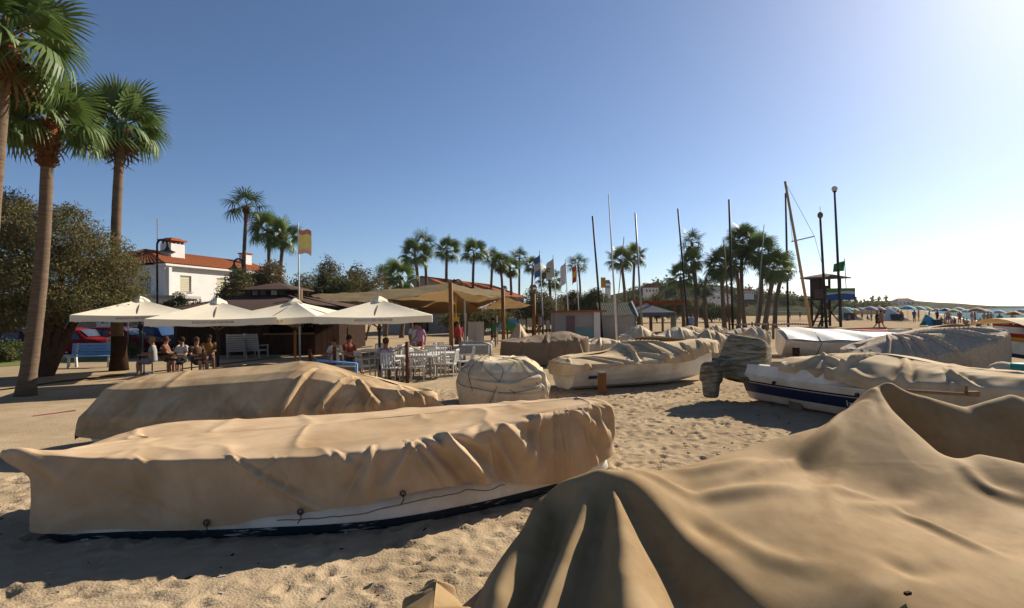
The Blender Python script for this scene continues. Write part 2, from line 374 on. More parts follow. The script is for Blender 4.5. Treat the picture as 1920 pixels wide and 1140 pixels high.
def cloth(rings, nth=200, seg=16, smooth=6, folds=(), auto=0, seed=0, wrinkle=.012, wscale=3.0, hem=.03, autoamp=.03, drop=1.0, crumple=.022):
    """loft through rings, relax the edges, then press folds into it; returns points, params"""
    rng = np.random.RandomState(seed); k = len(rings)
    D = np.array([crom(r, nth) for r in rings])                      # k, nth, 3
    rows = []; q = []
    for i in range(k - 1):
        s_ = seg if i < k - 2 else int(seg * drop)
        for t in np.arange(s_) / s_: rows.append(D[i] * (1 - t) + D[i + 1] * t); q.append(i + t)
    rows.append(D[-1]); q.append(k - 1)
    P = np.array(rows).transpose(1, 0, 2); q = np.array(q)           # nth, nr, 3
    for it in range(smooth):
        P[:, 1:-1] = .5 * P[:, 1:-1] + .25 * (P[:, :-2] + P[:, 2:])
        P[:, 0] = .5 * P[:, 0] + .25 * (np.roll(P[:, 0], 1, 0) + np.roll(P[:, 0], -1, 0))
    # unwrapped coordinates in metres
    ed = D[-2]; al = np.concatenate([[0], np.cumsum(np.linalg.norm(np.diff(np.vstack([ed, ed[:1]]), axis=0), axis=1))]); per = al[-1]; A = al[:-1][:, None] + 0 * q
    seglen = [np.median(np.linalg.norm(D[i + 1] - D[i], axis=1)) for i in range(k - 1)]; cum = np.concatenate([[0], np.cumsum(seglen)])
    Q = np.interp(q, np.arange(k), cum)[None, :] + 0 * A
    def edge_s(a): return np.interp(a * nth, np.arange(nth + 1), al)
    tu = np.roll(P, -1, 0) - np.roll(P, 1, 0); tv = np.gradient(P, axis=1)
    N = np.cross(tu, tv); N /= np.linalg.norm(N, axis=2)[..., None] + 1e-9
    if np.mean(N[:, :len(q) // 2, 2]) < 0: N = -N
    disp = np.zeros(P.shape[:2])
    def ridge(a0, q0, a1, q1, wd, amp, sharp=1.0):
        s0, s1 = edge_s(a0), edge_s(a1); u0, u1 = np.interp(q0, np.arange(k), cum), np.interp(q1, np.arange(k), cum)
        dx, dy = s1 - s0, u1 - u0; L2 = dx * dx + dy * dy + 1e-9
        dA = (A - s0 + per / 2) % per - per / 2
        t = np.clip((dA * dx + (Q - u0) * dy) / L2, -.15, 1.15); ddx, ddy = dA - t * dx, (Q - u0) - t * dy; d = np.hypot(ddx, ddy)
        ww = wd * (.45 + .9 * np.clip(t, 0, 1)); z = d / ww
        env = np.clip(1 - np.abs(np.clip(t, -.15, 1.15) - .55) / .75, 0, 1) ** .7
        return amp * env * (np.exp(-z ** 2) * 1.3 - .55 * np.exp(-((z - 1.7) / .8) ** 2))
    for fo in folds: disp += ridge(*fo)
    for i in range(auto):
        a = rng.rand(); sl = rng.uniform(-.02, .02); q0 = k - 2 - rng.uniform(.0, .55); q1 = k - 1 + rng.uniform(-.35, .1)
        disp += ridge(a, q0, a + sl, q1, rng.uniform(.03, .075), autoamp * rng.uniform(.4, 1.2))
    disp += wrinkle * fbm(A / per * 1.0 * per * wscale * .55 + seed * 7, Q * wscale * .35, seed, 4) * np.clip(.35 + .65 * q / (k - 1), 0, 1)[None]
    rg = 1 - np.abs(fbm(A * 1.1 + 3 * seed, Q * .7 + .35 * np.sin(A * 2), seed + 3, 3)) * 1.5
    disp += crumple * np.clip(rg, 0, 1) ** 3
    disp[:, 0] = disp[:, 0].mean()
    P = P + N * disp[..., None]
    # uneven hem
    hw = np.clip((q - (k - 2)), 0, 1)[None] ** 2
    P[..., 2] += hw * hem * fbm(A * 1.3 + seed, 3.0, seed, 3)
    return P
def cloth_obj(name, P, mat, parent=None):
    a, b = P.shape[:2]; return fastmesh(name, P.reshape(-1, 3), gridfaces(a, b, True)[:, ::-1], mat, parent=parent)
def on(P, a, r, lift=.012):
    """point on a cloth at fraction a around, r inwards-outwards"""
    n, k = P.shape[:2]; i = int(a * n) % n; j = int(np.clip(r, 0, 1) * (k - 1)); c = P.reshape(-1, 3).mean(0); d = P[i, j] - c; d /= np.linalg.norm(d) + 1e-9
    return P[i, j] + d * lift + np.array([0, 0, lift * .5])
def hull_from(outline, rows, mats, parent, name='hull', n=120, cen=None):
    """boat hull inside a cover outline; rows = (scale, z or None for edge, material index)"""
    e = crom(np.array([o[:3] for o in outline], float), n); c = e.mean(0) if cen is None else np.array(cen)
    R_ = []
    for s_, z, mi in rows:
        q = c + (e - c) * s_
        q[:, 2] = e[:, 2] * .80 if z is None else z
        R_.append(q)
    P = np.array(R_).transpose(1, 0, 2); b = MB()
    k = len(rows); f = []; mi = []
    for j in range(k - 1):
        for i in range(n): f.append((i * k + j, ((i + 1) % n) * k + j, ((i + 1) % n) * k + j + 1, i * k + j + 1)); mi.append(rows[j][2])
    b.add(P.reshape(-1, 3), f); b.m = mi
    b.f.append(tuple(i * k for i in range(n))); b.m.append(rows[0][2])
    return b.build(name, mats, parent, smooth=True)

# --- front boat: rose-tan cover, pale hull
A_OUT = [(-4.45, 5.20, .83, .10), (-3.6, 5.2, .765, .12), (-2.8, 5.22, .75, .15), (-2.2, 5.27, .75, .20), (-1.7, 5.33, .75, .27), (-1.15, 5.47, .77, .34),
         (-.55, 5.77, .81, .32), (-.05, 6.08, .86, .23), (.5, 6.48, .90, .07), (.95, 6.85, .89, .14), (1.27, 7.15, .86, .27),
         (1.12, 7.42, .86, .3), (.4, 7.66, .82, .28), (-.8, 7.8, .77, .25), (-2.2, 7.72, .72, .2), (-3.4, 7.42, .72, .2), (-4.3, 7.02, .76, .15), (-4.52, 6.5, .74, .13), (-4.55, 5.8, .73, .12)]
A_SP = [(-4.0, 6.15, .75), (-2.6, 6.45, .80), (-1.2, 6.72, .86), (-.2, 6.9, .93), (.75, 6.98, 1.0)]
boatA = thing('covered_rowing_boat', 'long pale hulled boat with worn dark bottom lying in front under a rose tan cover', 'boat', (-1.6, 6.4, 0))
hull_from(A_OUT, [(.72, .02, 0), (.95, .0, 0), (.965, .03, 0), (.972, .095, 1), (.975, .12, 1), (.955, .30, 1), (.85, .38, 1), (.5, .40, 1)], [m_worn_navy, m_white_hull], boatA)
nA = len(A_OUT); fa = lambda k: k / nA
A_FOLDS = [(fa(2.3), 1.0, fa(3.75), 1.97, .03, .035), (fa(2.4), 1.0, fa(3.85), 1.97, .03, -.02), (fa(4.55), 1.05, fa(4.1), 1.97, .02, .02), (fa(3.0), 1.0, fa(2.6), 1.4, .03, .02), (fa(.7), 1.3, fa(1.9), 2.0, .05, -.022), (fa(4.6), .9, fa(4.5), 1.75, .06, .05), (fa(5.2), .95, fa(4.9), 1.7, .05, .035),
           (fa(5.75), .8, fa(6.45), 2.05, .075, .13), (fa(5.45), .85, fa(6.0), 1.8, .06, -.06), (fa(6.6), 1.2, fa(6.9), 2.05, .06, -.05), (fa(6.9), .9, fa(7.4), 1.6, .09, .06), (fa(7.6), .9, fa(7.45), 1.5, .05, .045), (fa(8.0), .7, fa(8.05), 2.0, .03, .05), (fa(8.3), .55, fa(8.32), 1.99, .014, .03), (fa(5.2), .75, fa(5.6), 1.9, .03, .04), (fa(2.9), .95, fa(3.3), 1.9, .02, .02), (fa(8.7), .7, fa(9.1), 1.9, .03, .03),
           (fa(4.0), .8, fa(4.3), 1.35, .05, .03), (fa(9.2), .5, fa(9.4), 1.5, .05, .03), (fa(9.7), .6, fa(10.1), 1.6, .04, .03), (fa(8.4), .8, fa(9.6), 1.5, .06, .035),
           (fa(1.1), .8, fa(1.4), 1.4, .05, .025), (fa(0.1), .9, fa(.5), 1.35, .06, .03), (fa(6.3), .3, fa(6.0), .95, .09, .025), (fa(7.4), .3, fa(7.7), .95, .08, .03)]
PA = cloth(rings_of(A_OUT, A_SP, mids=[(.75, .012)], out=.02), 520, 26, 7, [(a0, q0 + 1, a1, q1 + 1, w_, m_) for a0, q0, a1, q1, w_, m_ in A_FOLDS], 0, 2, .016, 2.2, .03)
# the flap that sticks out at the stern corner
i = np.arange(520); da = ((i / 520 - fa(-.15) + .5) % 1 - .5) * nA
wt = np.exp(-(da / .42) ** 2)[:, None] * np.exp(-((np.linspace(0, 3, PA.shape[1]) - 2.1) / np.where(np.linspace(0, 3, PA.shape[1]) > 2.1, .13, .42)) ** 2)[None]
PA[..., 0] -= .32 * wt; PA[..., 2] += .06 * wt
covA = cloth_obj('boat_cover', PA, m_canvas_pink); tag(covA, 'rose tan cover with hanging skirt draped over the long front boat', 'boat cover', 'canvas boat covers')
b = MB(); cp = np.array([PA[int(fa(k) * 520), -1] + [0, -.03, -.03 - .05 * math.sin((k - 3) / 4 * math.pi)] for k in np.arange(3.0, 7.0, .08)]); b.tube(cp, 0.006, 6); b.build('tie_cord', m_rope, covA, True)
for a, r in ((fa(3.42), .995), (fa(5.1), .995), (fa(2.0), .985)):
    b = MB(); p = on(PA, a, r, .02); th = np.linspace(0, 2 * math.pi, 15); b.tube(np.stack([p[0] + .025 * np.cos(th), p[1] - .01 + 0 * th, p[2] + .025 * np.sin(th)], -1), .008, 6)
    b.tube([p, p + [.01, -.02, -.06], p + [-.02, -.03, -.10]], .006, 5); b.build('cord_knot', m_darkrope, covA, True)

# --- boat behind it
B_OUT = [(-6.62, 8.55, .55, .22), (-5.8, 8.45, .56, .26), (-5, 8.48, .56, .30), (-4.2, 8.55, .57, .32), (-3.4, 8.68, .60, .34), (-2.6, 8.88, .63, .36), (-1.9, 9.08, .68, .36), (-1.32, 9.35, .72, .36),
         (-1.45, 9.75, .72, .4), (-2.5, 10.3, .68, .35), (-4, 10.55, .62, .3), (-5.5, 10.45, .6, .3), (-6.55, 10.05, .58, .25), (-6.8, 9.3, .56, .22)]
B_SP = [(-6.05, 9.35, 1.12), (-4.6, 9.5, 1.23), (-3.3, 9.5, 1.29), (-2.5, 9.5, 1.04), (-1.6, 9.45, .76)]
boatB = thing('covered_rowing_boat', 'boat with pale hull second from the front at left under a high tan cover', 'boat', (-4, 9.4, 0))
hull_from(B_OUT, [(.7, .03, 0), (.9, .03, 0), (.94, .2, 0), (.975, None, 0), (.6, .4, 0)], [m_white_hull], boatB)
nB = len(B_OUT); fb = lambda k: k / nB
B_FOLDS = [(fb(4.1), .7, fb(3.7), 2.9, .07, .10), (fb(4.9), .4, fb(4.3), 2.7, .06, .08), (fb(5.1), .6, fb(5.7), 2.8, .07, .05), (fb(1.8), 1.5, fb(1.6), 2.6, .05, .06), (fb(2.6), 1.8, fb(2.5), 2.6, .04, .05),
           (fb(1.0), 1.4, fb(.7), 2.5, .07, .04), (fb(5.4), 1.6, fb(5.3), 2.7, .04, .06), (fb(6.0), 1.2, fb(6.2), 2.6, .05, .045), (fb(6.5), 1.2, fb(6.6), 2.6, .04, .04), (fb(3.1), 1.7, fb(3.3), 2.7, .045, .06), (fb(4.5), 1.9, fb(4.6), 2.9, .04, .06)]
PB = cloth(rings_of(B_OUT, B_SP, mids=[(.45, .0), (.66, .05)], out=.05), 420, 22, 2, [(a0, q0 + (1 if q0 > 1 else .4), a1, q1 + 1, w_, m_) for a0, q0, a1, q1, w_, m_ in B_FOLDS], 14, 5, .014, 2.6, .06, .03)
covB = cloth_obj('boat_cover', PB, m_canvas_dirty); tag(covB, 'stained tan cover with a raised middle draped over the second boat at left', 'boat cover', 'canvas boat covers')
b = MB(); q = at(808, 741, 9.35); b.add([q, at(846, 770, 9.2), at(803, 790, 9.2), q + [0, .05, -.02], at(840, 772, 9.5)], [(0, 1, 2), (0, 3, 4, 1)]); b.build('cover_flap', m_canvas_dirty, covB)

# --- big tent-like cover at right: heights interpolated between its supports and creases
def rbf(ctrl, X, Y, reg=2e-3):
    c = np.array(ctrl); d = np.sqrt((c[:, None, 0] - c[None, :, 0]) ** 2 + (c[:, None, 1] - c[None, :, 1]) ** 2 + .0012); n = len(c)
    K_ = np.zeros((n + 3, n + 3)); K_[:n, :n] = -d + reg * np.eye(n); T = np.stack([np.ones(n), c[:, 0], c[:, 1]], 1); K_[:n, n:] = T; K_[n:, :n] = T.T
    s_ = np.linalg.solve(K_, np.concatenate([c[:, 2], np.zeros(3)])); Z = s_[n] + s_[n + 1] * X + s_[n + 2] * Y
    for i in range(n): Z = Z - s_[i] * np.sqrt((X - c[i, 0]) ** 2 + (Y - c[i, 1]) ** 2 + .0012)
    return Z
ctl = []
def line(*pp, step=.05, off=None):
    P = [at(*p) for p in pp]; out_ = []
    for a, b_ in zip(P[:-1], P[1:]):
        n = max(1, int(np.linalg.norm(b_ - a) / step))
        out_ += [a + (b_ - a) * t for t in np.arange(n) / n]
    out_.append(P[-1])
    for p in out_: ctl.append(p + (np.array(off) if off is not None else 0))
SIL = [(1642, 727, 5.4), (1618, 751, 5.3), (1590, 771, 5.22), (1534, 801, 5.05), (1448, 824, 4.8), (1347, 856, 4.5), (1260, 882, 4.2), (1188, 885, 3.95), (1125, 881, 3.72), (1060, 905, 3.75), (1004, 941, 3.75)]
line(*SIL); line(*SIL, off=(-.30, .40, -.62), step=.16); line(*SIL[:8], off=(-.55, .75, -1.25), step=.2)
line((1648, 731, 5.38), (1678, 776, 5.16), (1714, 812, 4.96), (1764, 851, 4.7))                     # ridge running down from the peak
rp_ = [at(1664, 752, 5.28), at(1680, 778, 5.16), at(1716, 812, 4.96), at(1764, 851, 4.72)]
for a_, b_ in zip(rp_[:-1], rp_[1:]):
    for t_ in (0, .25, .5, .75): ctl.append(a_ + (b_ - a_) * t_ + np.array([.15, .10, -.30]))
line((1662, 739, 5.43), (1740, 745, 5.42), (1815, 766, 5.40), (1850, 752, 5.43), (1895, 739, 5.48), (1935, 750, 5.5), (2100, 790, 5.6))   # far edge between the two poles
line((1662, 739, 5.43), (1740, 745, 5.42), (1815, 766, 5.40), (1895, 739, 5.48), (2100, 790, 5.6), off=(.22, .42, -.5), step=.16)
line((1720, 852, 5.10), (1780, 880, 5.02), (1850, 893, 4.98), (1930, 905, 4.95), (2080, 930, 4.95), step=.1)  # gutter
line((1830, 852, 4.65), (1870, 859, 4.6), (1930, 873, 4.55), (2080, 900, 4.5))                       # shelf edge
for p in [(1500, 880, 4.4), (1700, 940, 4.05), (1800, 1000, 3.6), (1500, 1050, 3.12), (1650, 1100, 2.85), (1900, 1050, 3.2), (1300, 930, 3.76), (1310, 1000, 3.36),
          (1420, 1090, 2.98), (1950, 960, 4.0), (1700, 1300, 2.3), (1950, 1300, 2.3), (1500, 1300, 2.35), (2100, 1100, 3.0)]: ctl.append(at(*p))
P2 = (1142, 897, 3.66)
line(P2, (1180, 925, 3.52), (1270, 1003, 3.26), (1423, 1140, 2.84), (1540, 1300, 2.5))
line(P2, (1172, 945, 3.50), (1230, 1035, 3.25), (1289, 1140, 2.96), (1370, 1300, 2.64))
line(P2, (1152, 950, 3.38), (1160, 1040, 3.04), (1167, 1140, 2.68), (1175, 1300, 2.28))
line(P2, (1136, 965, 3.50), (1108, 1050, 3.26), (1074, 1140, 2.98), (1030, 1300, 2.65))
line((1112, 915, 3.64), (1092, 960, 3.46), (1058, 1045, 3.14), (1022, 1140, 2.84), (980, 1300, 2.5))
line((1046, 975, 3.66), (1030, 1060, 3.38), (992, 1140, 3.14), (930, 1300, 2.8))
line((1026, 972, 3.60), (990, 1060, 3.30), (948, 1140, 3.02), (880, 1300, 2.7))
line((1004, 941, 3.75), (968, 1015, 3.62), (925, 1080, 3.52), (889, 1140, 3.42), (840, 1270, 3.2))
line((1004, 941, 3.75), (968, 1015, 3.62), (925, 1080, 3.52), (889, 1140, 3.42), (840, 1270, 3.2), off=(-.14, .1, -.55))
xs, ys = np.linspace(-1.0, 6.4, 400), np.concatenate([np.linspace(1.7, 4.4, 210), np.linspace(4.42, 6.5, 110)])
X, Y = np.meshgrid(xs, ys, indexing='ij'); Z = rbf(ctl, X, Y, 1.5e-3)
def crease(pp, wd, amp):
    global Z
    P = np.array([at(*p)[:2] for p in pp]); P = crom(P, 30, False); dm = np.full(X.shape, 9.0); tm = np.zeros(X.shape); sg = np.ones(X.shape)
    for i in range(len(P) - 1):
        a, d = P[i], P[i + 1] - P[i]; t = np.clip(((X - a[0]) * d[0] + (Y - a[1]) * d[1]) / (d @ d), 0, 1)
        ex, ey = X - a[0] - t * d[0], Y - a[1] - t * d[1]; e = np.hypot(ex, ey); k = e < dm; dm = np.where(k, e, dm); tm = np.where(k, (i + t) / (len(P) - 1), tm)
    Z = Z + amp * np.sin(np.pi * np.clip(tm * .9 + .08, 0, 1)) ** .8 * (np.exp(-(dm / wd) ** 2) - .2 * np.exp(-((dm - 1.8 * wd) / wd) ** 2))
crease([(1643, 744, 5.36), (1645, 785, 5.12), (1650, 830, 4.9)], .035, -.016)
crease([(1612, 762, 5.26), (1576, 803, 5.05), (1556, 838, 4.8), (1513, 870, 4.55), (1448, 906, 4.2), (1405, 928, 4.0)], .055, .062)
crease([(1190, 895, 3.8), (1275, 935, 3.72), (1400, 943, 3.8), (1500, 942, 3.9)], .06, .034)
crease([(1250, 905, 4.0), (1340, 905, 4.1), (1430, 902, 4.3)], .05, .03)
crease([(1690, 965, 3.8), (1760, 1000, 3.6), (1870, 1052, 3.25)], .05, .04)
crease([(1600, 965, 3.75), (1680, 950, 3.9), (1760, 930, 4.1)], .07, .03)
crease([(1660, 1060, 3.1), (1720, 1085, 3.0), (1780, 1060, 3.1)], .06, -.02)
crease([(1590, 880, 4.5), (1560, 950, 3.9), (1570, 1000, 3.5)], .06, .018)
crease([(1500, 960, 3.75), (1560, 930, 4.0), (1640, 935, 4.0)], .05, .018)
crease([(1800, 880, 4.5), (1850, 915, 4.2), (1930, 930, 4.1)], .06, .03)
crease([(1330, 985, 3.45), (1440, 1040, 3.15), (1560, 1060, 3.05)], .07, .02)
for it in range(2):
    Z[1:-1] = .5 * Z[1:-1] + .25 * (Z[:-2] + Z[2:]); Z[:, 1:-1] = .5 * Z[:, 1:-1] + .25 * (Z[:, :-2] + Z[:, 2:])
Z += .004 * np.clip(1 - 1.6 * np.abs(fbm(X * 1.1 + .3 * np.sin(Y * 2), Y * 1.1 + .8, 9, 3)), 0, 1) ** 3
Z += .003 * fbm(X * 1.6, Y * 1.6, 4, 4) + .0012 * fbm(X * 9, Y * 9, 2, 2)
F4 = gridfaces(*X.shape); V = np.stack([X, Y, Z], -1).reshape(-1, 3)
F4 = F4[(V[F4][:, :, 2] > -.12).any(1)]; V[:, 2] = np.maximum(V[:, 2], -.2)
covC = fastmesh('boat_cover', V, F4, m_canvas_big)
tag(covC, 'huge brown tent shaped cover with two peaks filling the front right corner', 'boat cover', 'canvas boat covers')
b = MB(); q = at(1702, 1117, 2.78); b.box(q + [0, 0, .012], (.035, .016, .014), .3); tag(b.build('dropped_wood_chip', m_darkwood), 'tiny dark wood chip lying on the big brown cover', 'wood chip')
# pole poking out by the second peak
for a, c in (((1700, 733, 5.9), (1835, 741, 5.9)),):
    b = MB(); b.tube([at(*a), at(*c)], .02, 8); b.box(at(1822, 738, 5.9), (.13, .06, .05)); b.box(at(1812, 731, 5.9), (.02, .02, .09)); tag(b.build('wooden_oar', m_greywood), 'grey wooden oar with dark fitting lying behind the big brown cover', 'oar')
# small peaked corner of another cover at the bottom edge
T = at(818, 1088, 3.9); bx, by = T[0], T[1]
D_OUT = [(bx - .18, by - .05, .13, .0), (bx - .2, by - .6, .12, .0), (bx + .0, by - .9, .1, .0), (bx + .3, by - .5, .1, 0), (bx + .2, by - .12, .12, 0), (bx + .08, by + .08, .12, .0), (bx - .06, by + .1, .13, 0)]
PD = cloth(rings_of(D_OUT, [(bx, by, T[2]), (bx + .04, by - .5, .24)], out=.05), 140, 16, 4, [(.02, .3, .0, 2, .03, .03), (.5, .2, .55, 1.9, .04, .04), (.68, .1, .7, 2, .03, .035), (.85, .1, .88, 2, .03, .03)], 5, 8, .015, 5, .02)
tag(cloth_obj('boat_cover', PD, m_canvas_big), 'small peaked corner of a brown cover at the bottom edge of the sand', 'boat cover', 'canvas boat covers')

# bits of weed, shell and twig on the near sand: nobody could count them
b = MB(); rg_ = np.random.RandomState(5)
for k in range(900):
    x, y = rg_.uniform(-6, 8), rg_.uniform(3.4, 16); i_, j_ = np.searchsorted(gxs, x), np.searchsorted(gys, y); z = GZ[min(i_, len(gxs) - 1), min(j_, len(gys) - 1)]; L_ = rg_.uniform(.008, .035); th = rg_.uniform(0, 6.28)
    b.box((x, y, z + .004), (L_ * 2, L_ * rg_.uniform(.2, .9), .008), th, k % 3)
o = b.build('beach_litter', [m_darkwood, K('shell', .55, .5, .42), m_trunk]); o['kind'] = 'stuff'
# ------------------------------------------------------------------ boats in the middle
# round bundle: a dinghy wrapped in canvas and cord
cx0, cy0 = gx(940, 12.6)[:2]
E_OUT = [(cx0 - .80, cy0 - .55, .42, .03), (cx0 - .3, cy0 - .72, .36, .03), (cx0 + .3, cy0 - .70, .36, .04), (cx0 + .92, cy0 - .50, .42, .05), (cx0 + 1.06, cy0 + .1, .5, .05), (cx0 + .95, cy0 + .9, .55, .05),
         (cx0 + .4, cy0 + 1.5, .6, .05), (cx0 - .3, cy0 + 1.55, .6, .05), (cx0 - .88, cy0 + 1.0, .6, .05), (cx0 - 1.04, cy0 + .1, .55, .04)]
E_SP = [(cx0 - .35, cy0 + .15, 1.05), (cx0 + .2, cy0 + .2, 1.04)]
PE = cloth(rings_of(E_OUT, E_SP, mids=[(.45, .07), (.78, .10)], out=-.06), 240, 14, 4, [(.98, 2.2, .5, 2.5, .05, .02), (.05, 2.4, .2, 2.6, .06, .06), (.2, 2.5, .33, 2.3, .06, .07), (.93, 2.2, .05, 2.7, .06, .05), (.3, 1.2, .36, 3.5, .06, .05), (.12, 2.9, .3, 3.1, .04, -.03)], 16, 21, .03, 2.4, .03, .05)
covE = cloth_obj('boat_cover', PE, m_canvas_pale); tag(covE, 'round pale canvas bundle crossed with cords beside the front boats', 'boat cover', 'canvas boat covers')
for k, pts in enumerate([[(.9, .75), (.95, .45), (.2, .1), (.4, .3), (.52, .8)], [(.2, .78), (.12, .5), (.03, .2), (.7, .2), (.65, .8)], [(.05, .8), (.0, .5), (.98, .1)], [(.30, .8), (.25, .5), (.22, .2), (.75, .3)],
               [(.86, .70), (.96, .73), (.06, .71), (.17, .74), (.27, .72), (.4, .7)], [(.1, .95), (.13, .72), (.16, .4), (.05, .1)]]):
    b = MB(); b.tube(crom([on(PE, a, r, .025) for a, r in pts], 50, False), .006, 5); b.build('lashing_cord', m_darkrope, covE, True)

# generic clinker hull in local coordinates, stern at x = 0, bow at x = L
def hull_mesh(L, B, H, bands, bow_rise=.25, draft=.12, n=26):
    """bands: list of (height fraction, material index)"""
    S = np.linspace(0, 1, n); rows = []
    hb = B / 2 * np.where(S < .4, .80 + .20 * np.sin(S / .4 * math.pi / 2), 1 - ((np.maximum(S, .4) - .4) / .6) ** 2.3); hb[-1] = .015
    keel = draft * np.clip((S - .55) / .45, 0, 1) ** 2 * 2.2; top = H + bow_rise * S ** 2
    for s_, h, k, t in zip(S, hb, keel, top):
        row = [(s_ * L, 0, k)]
        for fz, _ in bands: row.append((s_ * L + .10 * L * fz * max(0, s_ - .8) , h * (.45 + .55 * fz ** .55) if fz > 0 else h * .40, k + (t - k) * fz))
        rows.append(row)
    b = MB(); P = np.array(rows); m_ = P.shape[1]
    for sg in (1, -1):
        Q = P.copy(); Q[..., 1] *= sg
        for j in range(m_ - 1): b.grid(Q[:, j:j + 2], mi=bands[j][1], flip=sg < 0)
    tr = [P[0, j] for j in range(m_)] + [P[0, j] * [1, -1, 1] for j in range(m_ - 1, 0, -1)]
    b.add(tr, [tuple(range(len(tr)))[::-1]], bands[-1][1])
    dk = np.stack([P[:, -1] - [0, 0, .04], P[:, -1] * [1, -1, 1] - [0, 0, .04]], 1); b.grid(dk, mi=bands[-1][1])
    return b, P
def xform(b, loc, rz, roll=0.0, pitch=0.0):
    Mx = Matrix.Translation(loc) @ Matrix.Rotation(rz, 4, 'Z') @ Matrix.Rotation(pitch, 4, 'Y') @ Matrix.Rotation(roll, 4, 'X'); A_ = np.array(Mx)
    b.v = [v @ A_[:3, :3].T + A_[:3, 3] for v in b.v]; return A_
def loc2w(A_, pts): return [np.array(p) @ A_[:3, :3].T + A_[:3, 3] for p in pts]

# --- white boat with tan cover in the middle
boatF = thing('white_boat', 'white hulled boat under a loose tan cover behind the wooden stake', 'boat', gx(1120, 14.9))
b, P = hull_mesh(5.0, 1.9, .62, [(0, 0), (.12, 0), (.35, 0), (.6, 0), (.85, 0), (1, 0)], .45)
A_ = xform(b, (1.35, 15.0, .02), R(22), R(-3)); b.build('hull', m_white_hull, boatF, True)
for k, (xx, mt) in enumerate(((.35, m_navy_hull), (.62, m_red))):
    pb = MB(); q = loc2w(A_, [(xx, -.76, .27), (xx + .22, -.785, .27), (xx + .22, -.79, .35), (xx, -.765, .35)]); pb.prism(q, (0, 0, 0), (0.01, -.03, 0)); pb.build('registration_patch', mt, boatF)
def local_cover(A_, outl, spn): 
    o = [tuple(loc2w(A_, [(p[0], p[1], p[2])])[0]) + (loc2w(A_, [(p[0], p[1], p[3])])[0][2],) for p in outl]
    return o, [loc2w(A_, [p])[0] for p in spn]
o_, s_ = local_cover(A_, [(-.15, -.85, .68, .42), (.7, -.95, .66, .50), (1.6, -1.0, .66, .52), (2.6, -.98, .72, .55), (3.4, -.9, .84, .60), (4.2, -.68, 1.0, .72), (5.0, -.3, 1.12, .80), (5.3, .2, 1.1, .85), (4.4, .7, 1.0, .7), (3.0, 1.0, .75, .5), (1.5, 1.0, .7, .5), (.3, .95, .7, .5), (-.25, .2, .72, .45)],
                     [(.2, 0, .82), (1.6, .2, .9), (2.6, .5, 1.42), (3.4, .35, 1.12), (4.6, .1, 1.2)])
nF = 13; ff = lambda k: k / nF
PF = cloth(rings_of(o_, s_, mids=[(.5, .03)], out=.04), 300, 16, 4, [(ff(2.8), .1, ff(2.0), 2.6, .05, .07), (ff(3.0), .1, ff(3.1), 2.5, .05, .08), (ff(3.2), .2, ff(4.0), 2.6, .06, .08), (ff(1), .8, ff(2), 2.4, .05, .06), (ff(.4), .6, ff(1.6), 2.2, .05, .05), (ff(4.2), 1, ff(4.3), 2.8, .06, .08), (ff(5), 1, ff(4.8), 2.8, .05, .07), (ff(2.2), 1.2, ff(3.2), 2.2, .05, .06)], 18, 31, .04, 1.8, .09, .06)
covF = cloth_obj('boat_cover', PF, m_canvas); tag(covF, 'loose tan cover with a peaked middle over the white boat behind the wooden stake', 'boat cover', 'canvas boat covers')
q = gx(1127, 14.05); b = MB(); b.box(q + [0, 0, .22], (.17, .15, .62), .2); b.box(q + [0, 0, .54], (.18, .16, .03), .2, 1)
tag(b.build('wooden_stake', [m_wood, m_greymetal]), 'short thick wooden stake standing in front of the white covered boat', 'stake')

# --- brown covered boat behind the round bundle
def simple_cover(px0, px1, Ynear, dep, zt, zpk, peaks, mat, label, seed, zb=.15, auto=10, wr=.03, skew=0.0, n=160):
    """a covered boat between two picture columns; peaks = positions along it where something props the cloth up"""
    x0, x1 = gx(px0, Ynear)[0], gx(px1, Ynear + skew)[0]; L = x1 - x0
    def P_(u, v, z, zz): return (x0 + L * u, Ynear + skew * u + dep * v, z, zz)
    O = [P_(0, .1, zt, zb), P_(.25, -.02, zt * .96, zb), P_(.5, -.05, zt * .95, zb), P_(.75, 0, zt, zb), P_(.97, .3, zt * 1.1, zb + .1), P_(1, .5, zt * 1.12, zb + .12), P_(.97, .7, zt * 1.1, zb), P_(.75, 1, zt, zb), P_(.5, 1.05, zt, zb), P_(.2, 1, zt, zb), P_(0, .85, zt, zb), P_(-.03, .5, zt, zb)]
    S_ = [P_(.08, .5, zt * 1.08, 0)[:3]]
    for u, h in peaks: S_ += [P_(u, .5, h, 0)[:3]]
    S_ += [P_(.92, .5, zt * 1.15, 0)[:3]]
    P = cloth(rings_of(O, S_, mids=[(.5, -.03)], out=.05), n, 10, 2, [(.18, .1, .15, 2.8, .06, .07), (.26, .1, .3, 2.8, .06, .07), (.1, .3, .05, 2.6, .06, .05)], auto, seed, wr, 1.6, .08, .06)
    o = cloth_obj('boat_cover', P, mat); tag(o, label, 'boat cover', 'canvas boat covers'); return o, O
oG, OG = simple_cover(943, 1108, 21.2, 1.9, .95, 1.0, [(.18, 1.05), (.72, 1.30)], m_canvas_brown, 'long straight sided brown cover over a boat behind the round bundle', 41, .12, 6, .015, .2)
simple_cover(946, 1000, 24.2, 1.2, .75, 1.2, [(.5, 1.55)], m_canvas, 'tan cover rising to a small sharp peak behind the brown covered boat', 42, .1, 6)
simple_cover(1168, 1240, 26.5, 1.5, .8, 1.2, [(.4, 1.45), (.6, 1.3)], m_canvas_pale, 'pale peaked cover at the foot of the grey hut', 43, .15)
